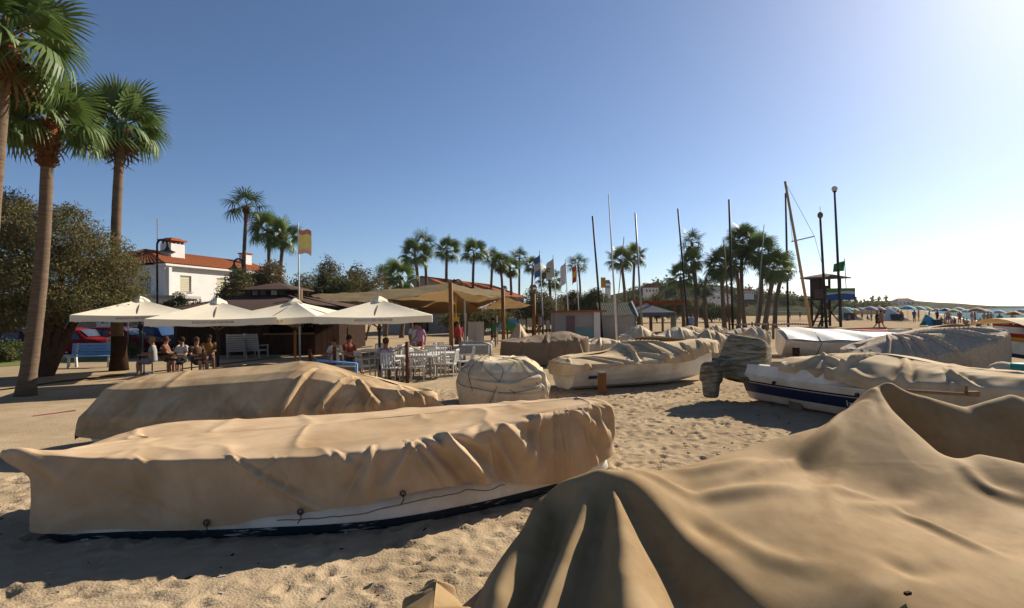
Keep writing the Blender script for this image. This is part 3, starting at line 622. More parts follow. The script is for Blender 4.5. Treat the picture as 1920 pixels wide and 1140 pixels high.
simple_cover(1236, 1322, 25.0, 1.6, .9, 1.3, [(.3, 1.2), (.55, 1.35), (.8, 1.15)], m_canvas_pale, 'long pale cover behind the white boat with the tan cover', 44, .2)
simple_cover(1318, 1382, 22.6, 1.5, .9, 1.3, [(.35, 1.38), (.6, 1.1)], m_canvas, 'tan cover with a pointed hump left of the short wooden post row', 45, .15)
simple_cover(1412, 1452, 23.4, 1.8, 1.0, 1.3, [(.4, 1.40), (.7, 1.2)], m_canvas_pale, 'pale crumpled cover hanging over a bow beside the upturned white hull', 46, .35, 14)
simple_cover(1372, 1428, 29.5, 1.8, .8, 1.0, [(.3, 1.0), (.7, 1.1)], m_canvas_grey, 'dark grey cover low behind the pale crumpled cover', 47, .2)
simple_cover(1085, 1165, 24.5, 1.3, .65, .8, [(.4, .9), (.7, .85)], m_canvas_pale, 'flat pale cover over small hull below the white mast', 48, .2)
simple_cover(1260, 1340, 32.0, 1.6, .8, 1.0, [(.5, 1.15)], m_canvas, 'tan cover farther back below the single tall palm', 49, .2)
simple_cover(1330, 1365, 37.0, 1.6, .7, 1.0, [(.5, 1.0)], m_canvas_pale, 'small pale cover far back at the foot of the palm group', 50, .2)

# --- blue and white motor boat
boatH = thing('motor_boat', 'white motor boat with a broad navy stripe along its side', 'boat', gx(1360, 12.3))
b, P = hull_mesh(5.6, 2.0, .66, [(0, 0), (.10, 0), (.36, 0), (.38, 1), (.70, 1), (.72, 0), (.775, 2), (.80, 0), (1, 0)], .10, .1)
H0 = np.array([5.75, 12.85, .05]); hdg = math.atan2(-4.35, 2.55)
A_ = xform(b, tuple(H0), hdg, R(2), R(1.2)); b.build('hull', [m_white_hull, m_navy_hull, m_darkmetal], boatH, True)
# coaming with a notch
cb = MB(); prof = [(.05, .66), (.05, .86), (1.9, .88), (2.25, .72), (5.2, .86)]
hbf = lambda s_: 1.0 * (.8 + .2 * math.sin(min(s_, .4) / .4 * math.pi / 2)) if s_ < .4 else 1.0 * (1 - ((s_ - .4) / .6) ** 2.3)
for sg in (-1, 1):
    xs_ = [.05, .5, 1.0, 1.5, 1.95, 2.3, 2.9, 3.5, 4.1, 4.7]; zt = [.86, .87, .88, .885, .88, .74, .74, .76, .79, .83]
    G = np.array([[(x, sg * hbf(x / 5.6) * .985, .66 + .22 * (x / 5.6) ** 2 - .02), (x, sg * hbf(x / 5.6) * .90, z)] for x, z in zip(xs_, zt)])
    cb.grid(G, flip=sg > 0); G2 = np.array([[(x, sg * hbf(x / 5.6) * .90, z), (x, sg * (hbf(x / 5.6) * .90 - .12), z + .01)] for x, z in zip(xs_, zt)]); cb.grid(G2, flip=sg > 0)
xform(cb, tuple(H0), hdg, R(2), R(1.2)); cb.build('coaming', m_white_hull, boatH)
for x in (.9, 2.6, 4.1):
    cb = MB(); y_ = -hbf(x / 5.6) * 1.0; cb.box((x, y_, .56), (.05, .05, .06)); xform(cb, tuple(H0), hdg, R(2), R(1.2)); cb.build('rubbing_strake_clip', m_darkmetal, boatH)
fc = bpy.data.curves.new('hull_lettering', 'FONT'); fc.body = 'Izon k'; fc.size = .17; fc.extrude = .004; fc.materials.append(m_whitemetal)
fo = bpy.data.objects.new('hull_lettering', fc); C.objects.link(fo); fo.parent = boatH
xx = 2.35; ys_ = [-hbf(x / 5.6) * (.45 + .55 * .5 ** .55) - .045 for x in (xx, xx + .7)]
pa, pb_, pc = loc2w(A_, [(xx, ys_[0], .31), (xx + .7, ys_[1], .31), (xx, ys_[0] - .05, .47)])
ex = pb_ - pa; ex /= np.linalg.norm(ex); ez = pc - pa; ez -= ex * (ez @ ex); ez /= np.linalg.norm(ez); nn = np.cross(ex, ez)
mm = Matrix.Identity(4); pa = pa - origin(boatH)
for i in range(3): mm[i][0] = ex[i]; mm[i][1] = ez[i]; mm[i][2] = nn[i]; mm[i][3] = pa[i] + nn[i] * .012
fo.matrix_local = mm
bpy.context.view_layer.update(); dg = bpy.context.evaluated_depsgraph_get()
me = bpy.data.meshes.new_from_object(fo.evaluated_get(dg)); bpy.data.objects.remove(fo)
fo = bpy.data.objects.new('hull_lettering', me); C.objects.link(fo); fo.parent = boatH; fo.matrix_local = mm
for xx in (1.2, 3.6):
    q = loc2w(A_, [(xx, -.3, 0)])[0]; b = MB(); b.box((q[0], q[1], .05), (.75, .28, .26), hdg + 1.57)
    tag(b.build('keel_block', m_greywood), ('wooden block under the stern half of the navy striped boat', 'wooden block under the front half of the navy striped boat')[xx > 2], 'block', 'blocks under the navy striped boat')
o_, s_ = local_cover(A_, [(.75, -.70, .92, .80), (1.6, -.88, .92, .78), (2.4, -.97, .88, .70), (3.2, -.98, .88, .58), (4.0, -.86, .90, .52), (5.0, -.55, .92, .55), (5.5, 0, 1.02, .95), (5.0, .45, 1.0, .85), (3.8, .85, .95, .8), (2.4, 1.0, .92, .75), (1.2, .95, .92, .75), (.6, .4, .92, .8)],
                     [(1.0, .0, 1.03), (2.2, .05, 1.22), (2.9, .1, 1.18), (3.6, 0, 1.06), (5.0, 0, 1.08)])
PH = cloth(rings_of(o_, s_, mids=[(.55, .0)], out=.03), 280, 16, 4, [(.17, .2, .14, 2.8, .07, .09), (.22, .2, .27, 2.8, .06, .09), (.1, .4, .06, 2.6, .06, .07), (.3, .6, .36, 2.6, .06, .06), (.06, .4, .2, 2.2, .06, .05)], 16, 61, .035, 1.8, .06, .06)
covH = cloth_obj('boat_cover', PH, m_canvas); tag(covH, 'tan cover with folds lying on the navy striped motor boat', 'boat cover', 'canvas boat covers')
# outboard motor under its own striped cover
mo = thing('outboard_motor', 'tilted outboard motor under a camouflage cover at the stern of the navy striped boat', 'motor', gx(1340, 12.6))
mc = M('camouflage cloth', (.20, .18, .12), (.11, .085, .05), 7, .9, .4, 40, stretch=(.6, .6, 3.2), c3=(.34, .31, .23), scale3=5, lo=.42, hi=.55)
q0, q1 = at(1352, 716, 12.75), at(1416, 655, 12.95); d = q1 - q0
def bag(p, q, secs, name, mat, parent, seed):
    d = (q - p); L = np.linalg.norm(d); d = d / L; a = np.array([.80, -.60, 0]); a = a - d * (a @ d); a /= np.linalg.norm(a); c = np.cross(a, d); G = []
    for t, wa, wc in secs:
        th = np.arange(28) * 2 * math.pi / 28; sq = lambda v: np.sign(v) * np.abs(v) ** .4
        G.append(p + d * L * t + wa * sq(np.cos(th))[:, None] * a + wc * sq(np.sin(th))[:, None] * c)
    G = np.array(G); G = np.array([crom(G[:, i], 26, False) for i in range(28)])
    G += .016 * fbm(G[..., 0] * 3, G[..., 1] * 3, G[..., 2] * 7 + seed, 2)[..., None]
    b = MB(); b.grid(G, True); b.build(name, mat, parent, True)
bag(at(1388, 716, 12.75), at(1408, 634, 12.85), [(0, .30, .30), (.08, .46, .42), (.45, .50, .46), (.85, .44, .42), (.96, .36, .34), (1, .08, .08)], 'motor_cover', mc, mo, 3)
bag(at(1334, 678, 12.6), at(1333, 746, 12.55), [(0, .10, .10), (.12, .20, .20), (.5, .22, .22), (.62, .17, .18), (.95, .14, .15), (1, .05, .05)], 'gearcase_cover', mc, mo, 5)
bag(at(1336, 696, 12.6), at(1384, 672, 12.8), [(0, .14, .16), (.5, .18, .2), (1, .22, .26)], 'shaft_cover', mc, mo, 7)
# --- upturned-looking white hull with cover line
boatI = thing('white_boat', 'big white hull tilted towards the camera right of the palm group', 'boat', gx(1545, 24))
b, P = hull_mesh(4.9, 2.0, .95, [(0, 0), (.12, 0), (.35, 0), (.6, 0), (.85, 0), (1, 0)], .12, .15)
A_ = xform(b, (gx(1480, 24)[0] + .1, 25.3, .05), R(-10), R(17), R(3)); b.build('hull', m_white_hull, boatI, True)
o_, s_ = local_cover(A_, [(-.1, -.75, 1.02, .96), (1.2, -.92, 1.0, .94), (2.5, -.9, 1.0, .95), (3.8, -.65, 1.04, .98), (5.0, 0, 1.12, 1.0), (3.8, .8, 1.02, .8), (2.5, 1.02, .98, .8), (1.2, 1.05, .98, .8), (-.1, .9, .98, .8)], [(.4, 0, 1.08), (2.4, 0, 1.22), (4.4, 0, 1.15)])
for xx in (1.3, 3.1):
    b = MB(); hb_ = 1.0 * (1 if xx < 2 else .86); b.tube(loc2w(A_, [(xx, -hb_ * .47, .10), (xx + .05, -hb_ * .80, .4), (xx + .1, -hb_ * 1.0, .97), (xx + .1, 0, 1.1)]), .012, 5); b.build('lashing_cord', m_darkrope, boatI, True)
b = MB(); G = np.array([[loc2w(A_, [(.1 + 4.6 * u, (v - .5) * 1.7 * (1 - .75 * u ** 2.2), 1.0 + .12 * u * u + .07 * math.sin(v * math.pi) + .03 * math.sin(u * 17 + v * 5))])[0] for v in np.linspace(0, 1, 9)] for u in np.linspace(0, 1, 24)]); b.grid(G); b.build('deck_cloth', m_white_hull, boatI, True)
b = MB(); q = gx(1491, 22.6); b.box(q + [0, 0, .2], (.2, .2, .62)); tag(b.build('mooring_post', m_darkwood), 'short dark post standing before the tilted white hull', 'post')
for px, Y, lab in ((1610, 34, 'small upturned pale skiff behind the tilted white hull'), (1668, 30, 'low pale skiff with a brown keel line left of the grey woven cover')):
    t = thing('skiff', lab, 'boat', gx(px, Y)); b, P = hull_mesh(4.4, 1.6, .6, [(0, 0), (.3, 0), (.9, 0), (1, 1)], .1); xform(b, (gx(px, Y)[0] - 1.6, Y, .1), R(8 if px > 1650 else -6), R(6)); b.build('hull', [m_white_hull, m_red], t, True)
    b = MB(); b.beam((gx(px, Y)[0] - 1.3, Y, .78), (gx(px, Y)[0] + 1.8, Y + .2, .86), .12, .05); b.build('thwart', m_greywood, t)

# --- grey woven cover, right
gxx = lambda u, v, z, zb: (14.6 * 0 + gx(1650, 17.0)[0] + u * 3.9, 17.2 + v * 2.6 - .55 * u, z, zb)
J_OUT = [gxx(-.05, .1, .62, .2), gxx(.2, -.05, .62, .2), gxx(.4, -.12, .66, .3), gxx(.62, -.12, .82, .2), gxx(.85, -.05, 1.12, .12), gxx(1.02, .2, 1.3, .3), gxx(1.05, .6, 1.32, .5), gxx(.9, 1, 1.1, .3), gxx(.5, 1.1, .9, .2), gxx(.2, 1.0, .8, .2), gxx(-.02, .7, .7, .2)]
J_SP = [gxx(.06, .5, .78, 0)[:3], gxx(.28, .5, 1.22, 0)[:3], gxx(.38, .5, 1.18, 0)[:3], gxx(.62, .55, 1.38, 0)[:3], gxx(.82, .6, 1.50, 0)[:3], gxx(.96, .55, 1.42, 0)[:3]]
PJ = cloth(rings_of(J_OUT, J_SP, mids=[(.5, .03)], out=.02), 300, 16, 4, [(.13, .1, .1, 2.4, .05, .08), (.16, .1, .16, 2.4, .05, .08), (.2, .1, .24, 2.4, .05, .07), (.22, .2, .36, 1.8, .06, .07), (.24, .1, .4, 1.4, .05, .06), (.1, .2, .04, 2.4, .05, .07)], 12, 81, .03, 2, .05, .05)
covJ = cloth_obj('boat_cover', PJ, m_canvas_grey); tag(covJ, 'large grey woven mesh cover over a boat near the right edge', 'boat cover', 'canvas boat covers')
boatK = thing('fishing_boat', 'white boat with a red and yellow stripe at the right edge', 'boat', gx(1900, 17.6))
b, P = hull_mesh(5.2, 1.9, 1.0, [(0, 1), (.12, 1), (.2, 0), (.5, 0), (.52, 2), (.62, 3), (.74, 2), (.80, 0), (.93, 0), (.94, 2), (1, 2)], .25); bx = gx(1868, 18.2)
A_ = xform(b, (bx[0] + 4.9, 17.9, .28), R(180), R(-2)); b.build('hull', [m_white_hull, m_navy_hull, m_red, m_yellow], boatK, True)
b = MB(); G = np.array([[(bx[0] + u * 3.0 + .1, 18.4 + v, 1.46 + .22 * math.sin(math.pi * (v + 1.1) / 2.2) + .04 * u) for v in np.linspace(-1.1, 1.1, 8)] for u in np.linspace(0, 1, 6)]); b.grid(G)
b.grid(np.array([[G[i, 0], G[i, 0] - [0, 0, .28]] for i in range(6)])); b.build('awning', m_canvas_pale, boatK, True)
b = MB(); q = gx(1878, 15.2); b.ball(q + [0, 0, .22], (.42, .35, .36), 14, 8); tag(b.build('sand_bag', m_canvas_pale, None, True), 'lumpy pale sack resting under the bow of the striped boat', 'sack')
b = MB(); G = gx(1920, 14.6); b.lathe([(.26, 0), (.30, .3), (.3, .44), (.27, .46)], (G[0], G[1], .12), 16); tag(b.build('green_tub', m_teal), 'green plastic tub at the right edge below the striped boat', 'tub')
# small clutter behind
def clutter(px, Y, z, d, mat, name, label, cat):
    b = MB(); q = gx(px, Y); b.box(q + [0, 0, z + d[2] / 2], d, .3); b.box(q + [0, 0, z + d[2] + .012], (d[0] * 1.06, d[1] * 1.06, .03), .3); tag(b.build(name, mat), label, cat)
clutter(1107, 25.5, .0, (.5, .4, .62), K('tubblue', .12, .32, .62), 'blue_crate', 'small light blue crate beside the flat pale cover', 'crate')
clutter(1706, 24.5, .35, (.55, .4, .5), K('tubblue', .12, .32, .62), 'blue_crate', 'small blue crate on the heap left of the grey woven cover', 'crate')
clutter(1684, 27, .2, (.7, .5, .8), m_white, 'white_box', 'white box standing behind the skiffs', 'box')
clutter(1176, 27, .0, (.5, .5, .9), m_white, 'white_box', 'white box beside the foot of the leaning white mast', 'box')
# grey trailer beside the terrace
t = thing('boat_trailer', 'small grey metal cart standing beside the canopy post', 'cart', gx(888, 20.6)); q = gx(888, 20.6)
b = MB(); b.box(q + [0, 0, .72], (1.1, .7, .34)); b.build('body', m_greymetal, t)
b = MB(); b.tube([q + [-.62, -.36, .2], q + [-.62, -.36, .75], q + [-.4, -.36, .98], q + [.3, -.36, 1.0], q + [.62, -.36, .9], q + [.62, -.36, .2]], .04, 8); b.build('frame', m_greymetal, t, True)
for sx in (-.4, .4):
    b = MB(); b.tube([q + [sx, -.44, .2], q + [sx, -.34, .2]], .2, 14); b.build('wheel', m_darkmetal, t)
# ------------------------------------------------------------------ palms
def frond_mesh(seed, nb=34, droop=.5, pet=1.0, fan=1.15, mats=None):
    """a fan leaf: stalk along +X, blades spread from its end"""
    rng = random.Random(seed); b = MB()
    st = [(pet * t, 0, -.10 * t * t) for t in (0, .35, .7, 1)]
    b.tube(st, [.035, .025, .02, .016], 5, mi=1)
    h = np.array(st[-1])
    for i in range(nb):
        a = R(-128 + 256 * i / (nb - 1)) ; L = fan * (.80 + .25 * math.cos(a * .55)) * rng.uniform(.9, 1.06); wd = .040 * fan
        pts = []; fold = .13 * (1 if i % 2 else -1) * .25
        d = np.array([math.cos(a), math.sin(a), 0.0]); s_ = np.array([-d[1], d[0], 0])
        dr = droop * rng.uniform(.75, 1.3)
        for t, wf in ((0.02, .35), (.4, 1.0), (.72, .85), (.9, .4), (1.0, .03)):
            z = .10 * math.sin(t * 2.4) + fold * t * .5 - dr * fan * max(0, t - .25) ** 2 * 1.05 - .18 * abs(math.sin(a * .5)) * t
            r_ = L * t * (1 - .18 * dr * t * t)
            c = h + d * r_ + np.array([0, 0, z]); pts += [c - s_ * wd * wf, c + s_ * wd * wf]
        f = [(2 * k, 2 * k + 1, 2 * k + 3, 2 * k + 2) for k in range(4)]
        b.add(pts, f, 0)
    v = np.concatenate(b.v); me = bpy.data.meshes.new('frond'); me.from_pydata(v.tolist(), [], b.f)
    for x in mats: me.materials.append(x)
    me.polygons.foreach_set('material_index', np.array(b.m, dtype=np.int32)); me.update(); return me
m_stalk = M('palm stalk', (.17, .15, .05), (.13, .11, .04), 5, .6)
FR = [frond_mesh(i, 34, dr, 1.0, 1.12, [m_palm, m_stalk]) for i, dr in enumerate((.25, .45, .7, 1.0))]
FRD = [frond_mesh(20 + i, 16, dr, .95, 1.0, [m_palm_dk, m_stalk]) for i, dr in enumerate((.3, .55, .9))]
DRY = frond_mesh(40, 14, 1.2, .8, .9, [m_palm_dry, m_palm_dry])
def palm(base, top, r0, r1, ns, sc_, label, meshes, seed, boots=0.0, dry=0, wind=0.25, group='palm trees along the beach', low=-45, bendk=1.0):
    rng = random.Random(seed); base = np.array(base, float); top = np.array(top, float)
    t = thing('palm_tree', label, 'palm', base, group)
    H = np.linalg.norm(top - base); n = max(6, int(H * 3)); pts, rr = [], []
    bend = np.array([rng.uniform(-.04, .04) * H, rng.uniform(-.04, .04) * H, 0]) * bendk
    for i in range(n + 1):
        u = i / n; pts.append(base + (top - base) * u + bend * math.sin(u * math.pi)); k = r1 + (r0 - r1) * (1 - u) ** 1.5 + (r0 * .35) * max(0, 1 - u * H / .6) ** 2
        rr.append(k * (1 + (.035 if i % 2 else -.0)))
    pts[0] = pts[0] - np.array([0, 0, .15])
    b = MB(); b.tube(pts, rr, 14); b.build('trunk', m_bark, t, True)
    ax = (pts[-1] - pts[-2]); ax /= np.linalg.norm(ax)
    if boots:
        b = MB(); b.tube([top - ax * boots * q for q in (1.02, 1, .7, .35, .1, -.12)], [r1 * 1.02, r1 * 1.3, r1 * 1.55, r1 * 1.75, r1 * 1.6, r1 * .7], 14)
        nbt = int(boots * 95)
        for i in range(nbt):
            u = rng.random(); a = rng.uniform(0, 2 * math.pi); rad = r1 * (1.3 + .4 * (1 - u)) ; o = np.array([math.cos(a), math.sin(a), 0]); p = top - ax * boots * u + o * rad * .8
            b.beam(p, p + o * .13 + np.array([0, 0, .17]) * rng.uniform(.6, 1.2), .085, .03)
        b.build('leaf_base_collar', m_boots, t)
    for i in range(ns + dry):
        u = i / max(1, ns - 1)
        me = DRY if i >= ns else meshes[min(len(meshes) - 1, int(u * len(meshes) * .999))]
        el = R(82 - (82 - low) * u ** .85) if i < ns else R(rng.uniform(-80, -60)); az = i * 2.39996 + rng.uniform(-.3, .3)
        o = bpy.data.objects.new('frond', me); C.objects.link(o); o.parent = t
        d = Vector((math.cos(az) * math.cos(el) - wind * .4, math.sin(az) * math.cos(el), math.sin(el))).normalized()
        z = Vector((0, 0, 1)) - d * d.z
        if z.length < .15: z = Vector((-math.cos(az), -math.sin(az), .2)); z = z - d * z.dot(d)
        z.normalize(); y = z.cross(d); s_ = sc_ * rng.uniform(.85, 1.12)
        tw = Matrix.Rotation(rng.uniform(-.45, .45), 4, 'X')
        Mx = Matrix.Identity(4)
        for k in range(3): Mx[k][0], Mx[k][1], Mx[k][2] = d[k], y[k], z[k]
        o.matrix_local = Matrix.Translation(Vector(top - base)) @ Mx @ tw @ Matrix.Scale(s_, 4)
    return t
# three tall palms at left
palm(at(-45, 770, 12.6) * [1, 1, 0], at(12, 72, 12.6), .21, .15, 26, .90, 'tallest palm cut by the left edge with thick red brown collar', FR, 1, .95, 2, low=-32)
palm(gp(47, 742), at(90, 232, 15.0), .20, .135, 26, .80, 'leaning palm with a thick ringed trunk and shaggy red brown collar', FR, 2, 1.15, 1, low=-14, bendk=.3)
palm(gp(223, 697), at(228, 240, 21.6), .21, .155, 24, .98, 'straight tall palm with dark painted base right of the big tamarisk', FR, 3, .75, 2, low=-26)
b = MB(); q = gp(223, 697); b.tube([q + [0, 0, -.1], q + [0, 0, .75], q + [.0, 0, 1.35]], [.345, .262, .252], 18); b.build('painted_band', m_darkwood, [o for o in bpy.data.objects if o.name.startswith('palm_tree')][2], True)
# palms farther back: px of crown, py of crown, px of foot, distance, leaf scale, trunk radius
mids = [(463, 388, 467, 41, .98, .17, 'tall slim palm standing alone behind the white house'), (504, 436, 507, 44, .86, .18, 'left palm of the pair beside the yellow and red flag'), (531, 448, 527, 43, .86, .18, 'right palm of the pair beside the yellow and red flag'),
        (722, 522, 722, 50, .78, .2, 'low young palm at the left end of the row behind the canopy'), (750, 520, 752, 47, .92, .2, 'bushy low palm touching the grey gable house'), (778, 478, 784, 55, .95, .2, 'full palm in front of the grey gable house, left of a close pair'), (796, 462, 795, 56, 1.0, .19, 'taller palm of the close pair before the grey gable house'),
        (838, 470, 842, 60, .92, .2, 'palm rising over the tiled roof, right of the close pair'), (889, 473, 893, 64, .92, .2, 'palm with slanting trunk over the end of the tiled roof'), (924, 484, 922, 68, .94, .2, 'palm with full crown, right of the slanting one'), (938, 494, 937, 66, .82, .2, 'palm with short brown skirt half hidden by its taller neighbour'),
        (956, 502, 955, 72, .86, .22, 'lower palm with dark bulging neck left of the flags'), (974, 484, 973, 78, 1.0, .2, 'thin palm just left of the four flags'), (1000, 500, 1003, 80, .9, .2, 'palm hidden partly behind the blue and white flag'), (1030, 525, 1040, 62, .95, .2, 'low spreading palm behind the pale flag with emblem'),
        (1084, 497, 1084, 84, 1.12, .2, 'round headed palm behind the red and yellow flag'), (1164, 488, 1172, 72, 1.12, .24, 'left palm of the pair behind the white mast'), (1190, 480, 1189, 74, 1.0, .22, 'right palm of the pair behind the white mast'),
        (1297, 455, 1303, 58, .92, .22, 'tall narrow palm with double crown standing alone'), (1296, 492, 1304, 57, .80, .2, 'shorter palm crown tucked under the tall narrow one'), (1276, 520, 1282, 56, .95, .22, 'low broad palm left of the tall narrow one'), (1322, 542, 1326, 56, .85, .24, 'low dense palm right of the tall narrow one'), (1352, 498, 1358, 57, .98, .25, 'leftmost palm of the dense right hand cluster'),
        (1392, 452, 1396, 60, 1.05, .25, 'highest palm of the dense right hand cluster'), (1378, 490, 1384, 59, .95, .25, 'second palm from the left in the dense cluster with brown skirt'), (1424, 472, 1418, 58, 1.05, .27, 'palm with dark full crown in the middle of the dense cluster'), (1452, 500, 1432, 56, 1.0, .28, 'leaning palm with thick trunk in the dense cluster'), (1470, 502, 1452, 60, .92, .27, 'rightmost leaning palm of the dense cluster')]
for k, (px, py, bx_, Y, s_, r_, lab) in enumerate(mids):
    top = at(px, py, Y); base = gx(bx_, Y); right = px > 1340
    palm(base, top, r_ * .9, r_ * .72, 14 if not right else 21, s_ * (1.0 if not right else 1.1), lab, FR if k % 3 else FRD, 100 + k, .5 if Y < 50 else 0, 14 if right or k in (10, 11, 18) else 1, low=-28 if not right else -45)
# tiny palms on the far headland
for k, (px, py, Y) in enumerate([(1635, 557, 330), (1648, 559, 330), (1662, 556, 330), (1604, 561, 300)]):
    top = at(px, py, Y); base = at(px, 570, Y)
    t = thing('palm_tree', ['small far palm at the left of the three on the headland', 'small far palm in the middle of the three on the headland', 'small far palm at the right of the three on the headland', 'tiny far palm just right of the lifeguard tower'][k], 'palm', base, 'palms on the far headland')
    b = MB(); b.tube([base - [0, 0, 2], top], .3, 6); b.build('trunk', m_bark, t)
    b = MB(); rng = random.Random(k)
    for i in range(40):
        d = np.array([rng.gauss(0, 1), rng.gauss(0, 1), rng.gauss(.2, .8)]); d /= np.linalg.norm(d); e = np.array([-d[1], d[0], 0]) * .5; p = top + d * 1.9
        b.add([top - e * .3, top + e * .3, p + e - [0, 0, .5], p - e - [0, 0, .5]], [(0, 1, 2, 3)])
    b.build('crown', m_palm_dk, t)

# ------------------------------------------------------------------ trees and shrubs
def leaves(name, blobs, n, size, mats, seed, parent, aspect=2.2, droop=.4, per=26, gap=.0):
    """leaf-sized faces in clumps spread through ellipsoids (centre, radii)"""
    rng = np.random.RandomState(seed); P = []; ids = []
    vol = np.array([np.prod(r) ** .67 for c, r in blobs]); vol /= vol.sum()
    nc = max(3, n // per)
    for (c, r), v in zip(blobs, vol):
        k = max(2, int(nc * v)); d = rng.normal(size=(k, 3)); d /= np.linalg.norm(d, axis=1)[:, None]; rad = rng.uniform(.35, 1.03, k) ** .55
        cc = np.array(c) + d * rad[:, None] * np.array(r)
        tone = rng.randint(0, len(mats), k)
        off = rng.normal(size=(k, per, 3)) * (np.mean(r) * .10 + size * .9)
        off[..., 2] *= .8
        P.append((cc[:, None] + off).reshape(-1, 3)); ids.append(np.repeat(tone, per))
    P = np.concatenate(P); ids = np.concatenate(ids); N = len(P)
    flip = rng.rand(N) < .25; ids = np.where(flip, rng.randint(0, len(mats), N), ids)
    a = rng.normal(size=(N, 3)); a[:, 2] -= droop; a /= np.linalg.norm(a, axis=1)[:, None]; b_ = np.cross(a, rng.normal(size=(N, 3))); b_ /= np.linalg.norm(b_, axis=1)[:, None]
    s_ = size * rng.uniform(.6, 1.4, N)[:, None]
    V = np.stack([P - b_ * s_ / aspect * .5, P + a * s_ * .5 - b_ * s_ / aspect, P + a * s_ * 1.3, P + a * s_ * .5 + b_ * s_ / aspect], 1).reshape(-1, 3)
    F = np.arange(N * 4).reshape(-1, 4)
    return fastmesh(name, V, F, mats, ids, False, parent)
def limbs(base, tips, r0, mat, parent, seed, fork=.35):
    rng = random.Random(seed); b = MB(); base = np.array(base, float)
    for tp in tips:
        tp = np.array(tp, float); k = base + (tp - base) * fork + np.array([0, 0, .25 * np.linalg.norm(tp - base) * .4]); pts = crom([base - [0, 0, .1], base + (k - base) * .5, k, (k + tp) / 2 + [rng.uniform(-.2, .2), rng.uniform(-.2, .2), 0], tp], 14, False)
        b.tube(pts, np.linspace(r0, r0 * .18, 14), 8)
    b.build('trunk', mat, parent, True)
def tree(name, label, cat, base, blobs, n, size, mats, seed, r0=.2, group=None, **kw):
    t = thing(name, label, cat, base, group)
    limbs(base, [np.array(c) + [0, 0, -.2 * r[2]] for c, r in blobs][:5], r0, m_trunk, t, seed)
    leaves('crown', blobs, n, size, mats, seed, t, **kw); return t
b0 = gp(82, 708)
def bl(px, py, Y, rx, ry, rz): return (at(px, py, Y), (rx, ry, rz))
tree('tamarisk_tree', 'broad dark feathery tamarisk tree behind the leaning palm', 'tree', b0,
     [bl(30, 420, 19.5, 1.3, 1.5, .9), bl(110, 450, 19.6, 1.3, 1.5, .9), bl(170, 480, 20, 1.2, 1.5, .9), bl(215, 515, 20.5, .95, 1.2, .75), bl(90, 530, 19, 1.6, 1.6, .95), bl(160, 565, 19.6, 1.3, 1.4, .6), bl(10, 540, 19.2, 1.6, 1.6, 1.2), bl(-40, 470, 19.4, 1.6, 1.6, 1.5),
      bl(50, 590, 19, 1.4, 1.5, .5), bl(235, 565, 20.6, .75, .9, .5), bl(20, 385, 19.8, .7, .8, .45), bl(130, 410, 20, .6, .7, .4)],
     95000, .075, [m_leaf, m_leaf, m_leaf2], 5, .24, droop=.1, aspect=4.5, per=40)
t = tree('tamarisk_tree', 'slanting dark tamarisk trunk and low crown cut by the left edge', 'tree', gp(-70, 700), [bl(-30, 600, 19, .9, 1, .5), bl(5, 585, 20, .7, .8, .45)], 7000, .075, [m_leaf, m_leaf2], 6, .17, droop=.1, aspect=4.5, per=40)
# shrubs behind the kiosk, brown and green
def shrub(name, label, px, py_top, px_w, Y, zb, mats, n, size, seed, cat='shrub', group='shrubs behind the terrace', r0=.06, squat=1.0):
    top = at(px, py_top, Y)[2]; base = gx(px, Y, 0); w_ = px_w / FPX * Y / 2; h = (top - zb) / 2; rng = random.Random(seed); bb = []
    for i in range(5): bb.append((base + [rng.uniform(-.55, .55) * w_, rng.uniform(-.4, .4) * w_, zb + h * rng.uniform(.7, 1.25)], (w_ * rng.uniform(.4, .6), w_ * .5, h * rng.uniform(.5, .75))))
    bb.append((base + [rng.uniform(-.2, .2) * w_, 0, zb + h * 1.55], (w_ * .35, w_ * .35, h * .45)))
    return tree(name, label, cat, base, bb, int(n * 2.4), size * .62, mats, seed, r0, group, aspect=3.0, per=36)
shrub('shrub', 'brown green shrub between the white house and the kiosk roof', 455, 500, 95, 33, .6, [m_leaf4, m_leaf3, m_leaf2], 5200, .17, 11)
shrub('shrub', 'tall dusty shrub below the lone slim palm', 500, 485, 100, 36, .8, [m_leaf4, m_leaf2, m_leaf2], 5200, .18, 12)
shrub('shrub', 'airy dusty tree with a pointed top right of the yellow and red flag', 608, 478, 70, 40, 1.0, [m_leaf4, m_leaf2, m_leaf], 4200, .17, 13)
shrub('shrub', 'brownish shrub in the middle of the hedge behind the thatch', 575, 512, 110, 38, .6, [m_leaf4, m_leaf2, m_leaf3], 4800, .18, 14)
shrub('shrub', 'dark dense shrub at the right of the hedge behind the thatch', 685, 495, 110, 42, .8, [m_leaf, m_leaf2, m_leaf4], 5200, .19, 15)
shrub('shrub', 'brownish shrub between the two curved lamps', 640, 510, 90, 39, .8, [m_leaf4, m_leaf2, m_leaf3], 4000, .18, 16)
for k, (px, py, wd) in enumerate([(312, 562, 30), (343, 546, 44), (372, 560, 26)]):
    shrub('leafy_plant', ['left green bush growing by the white house corner', 'tallest green bush in front of the white house', 'right small green bush in front of the white house'][k], px, py, wd, 38, 1.6, [m_leaf3, m_leaf], 1200, .16, 30 + k, 'plant', 'bushes by the white house')
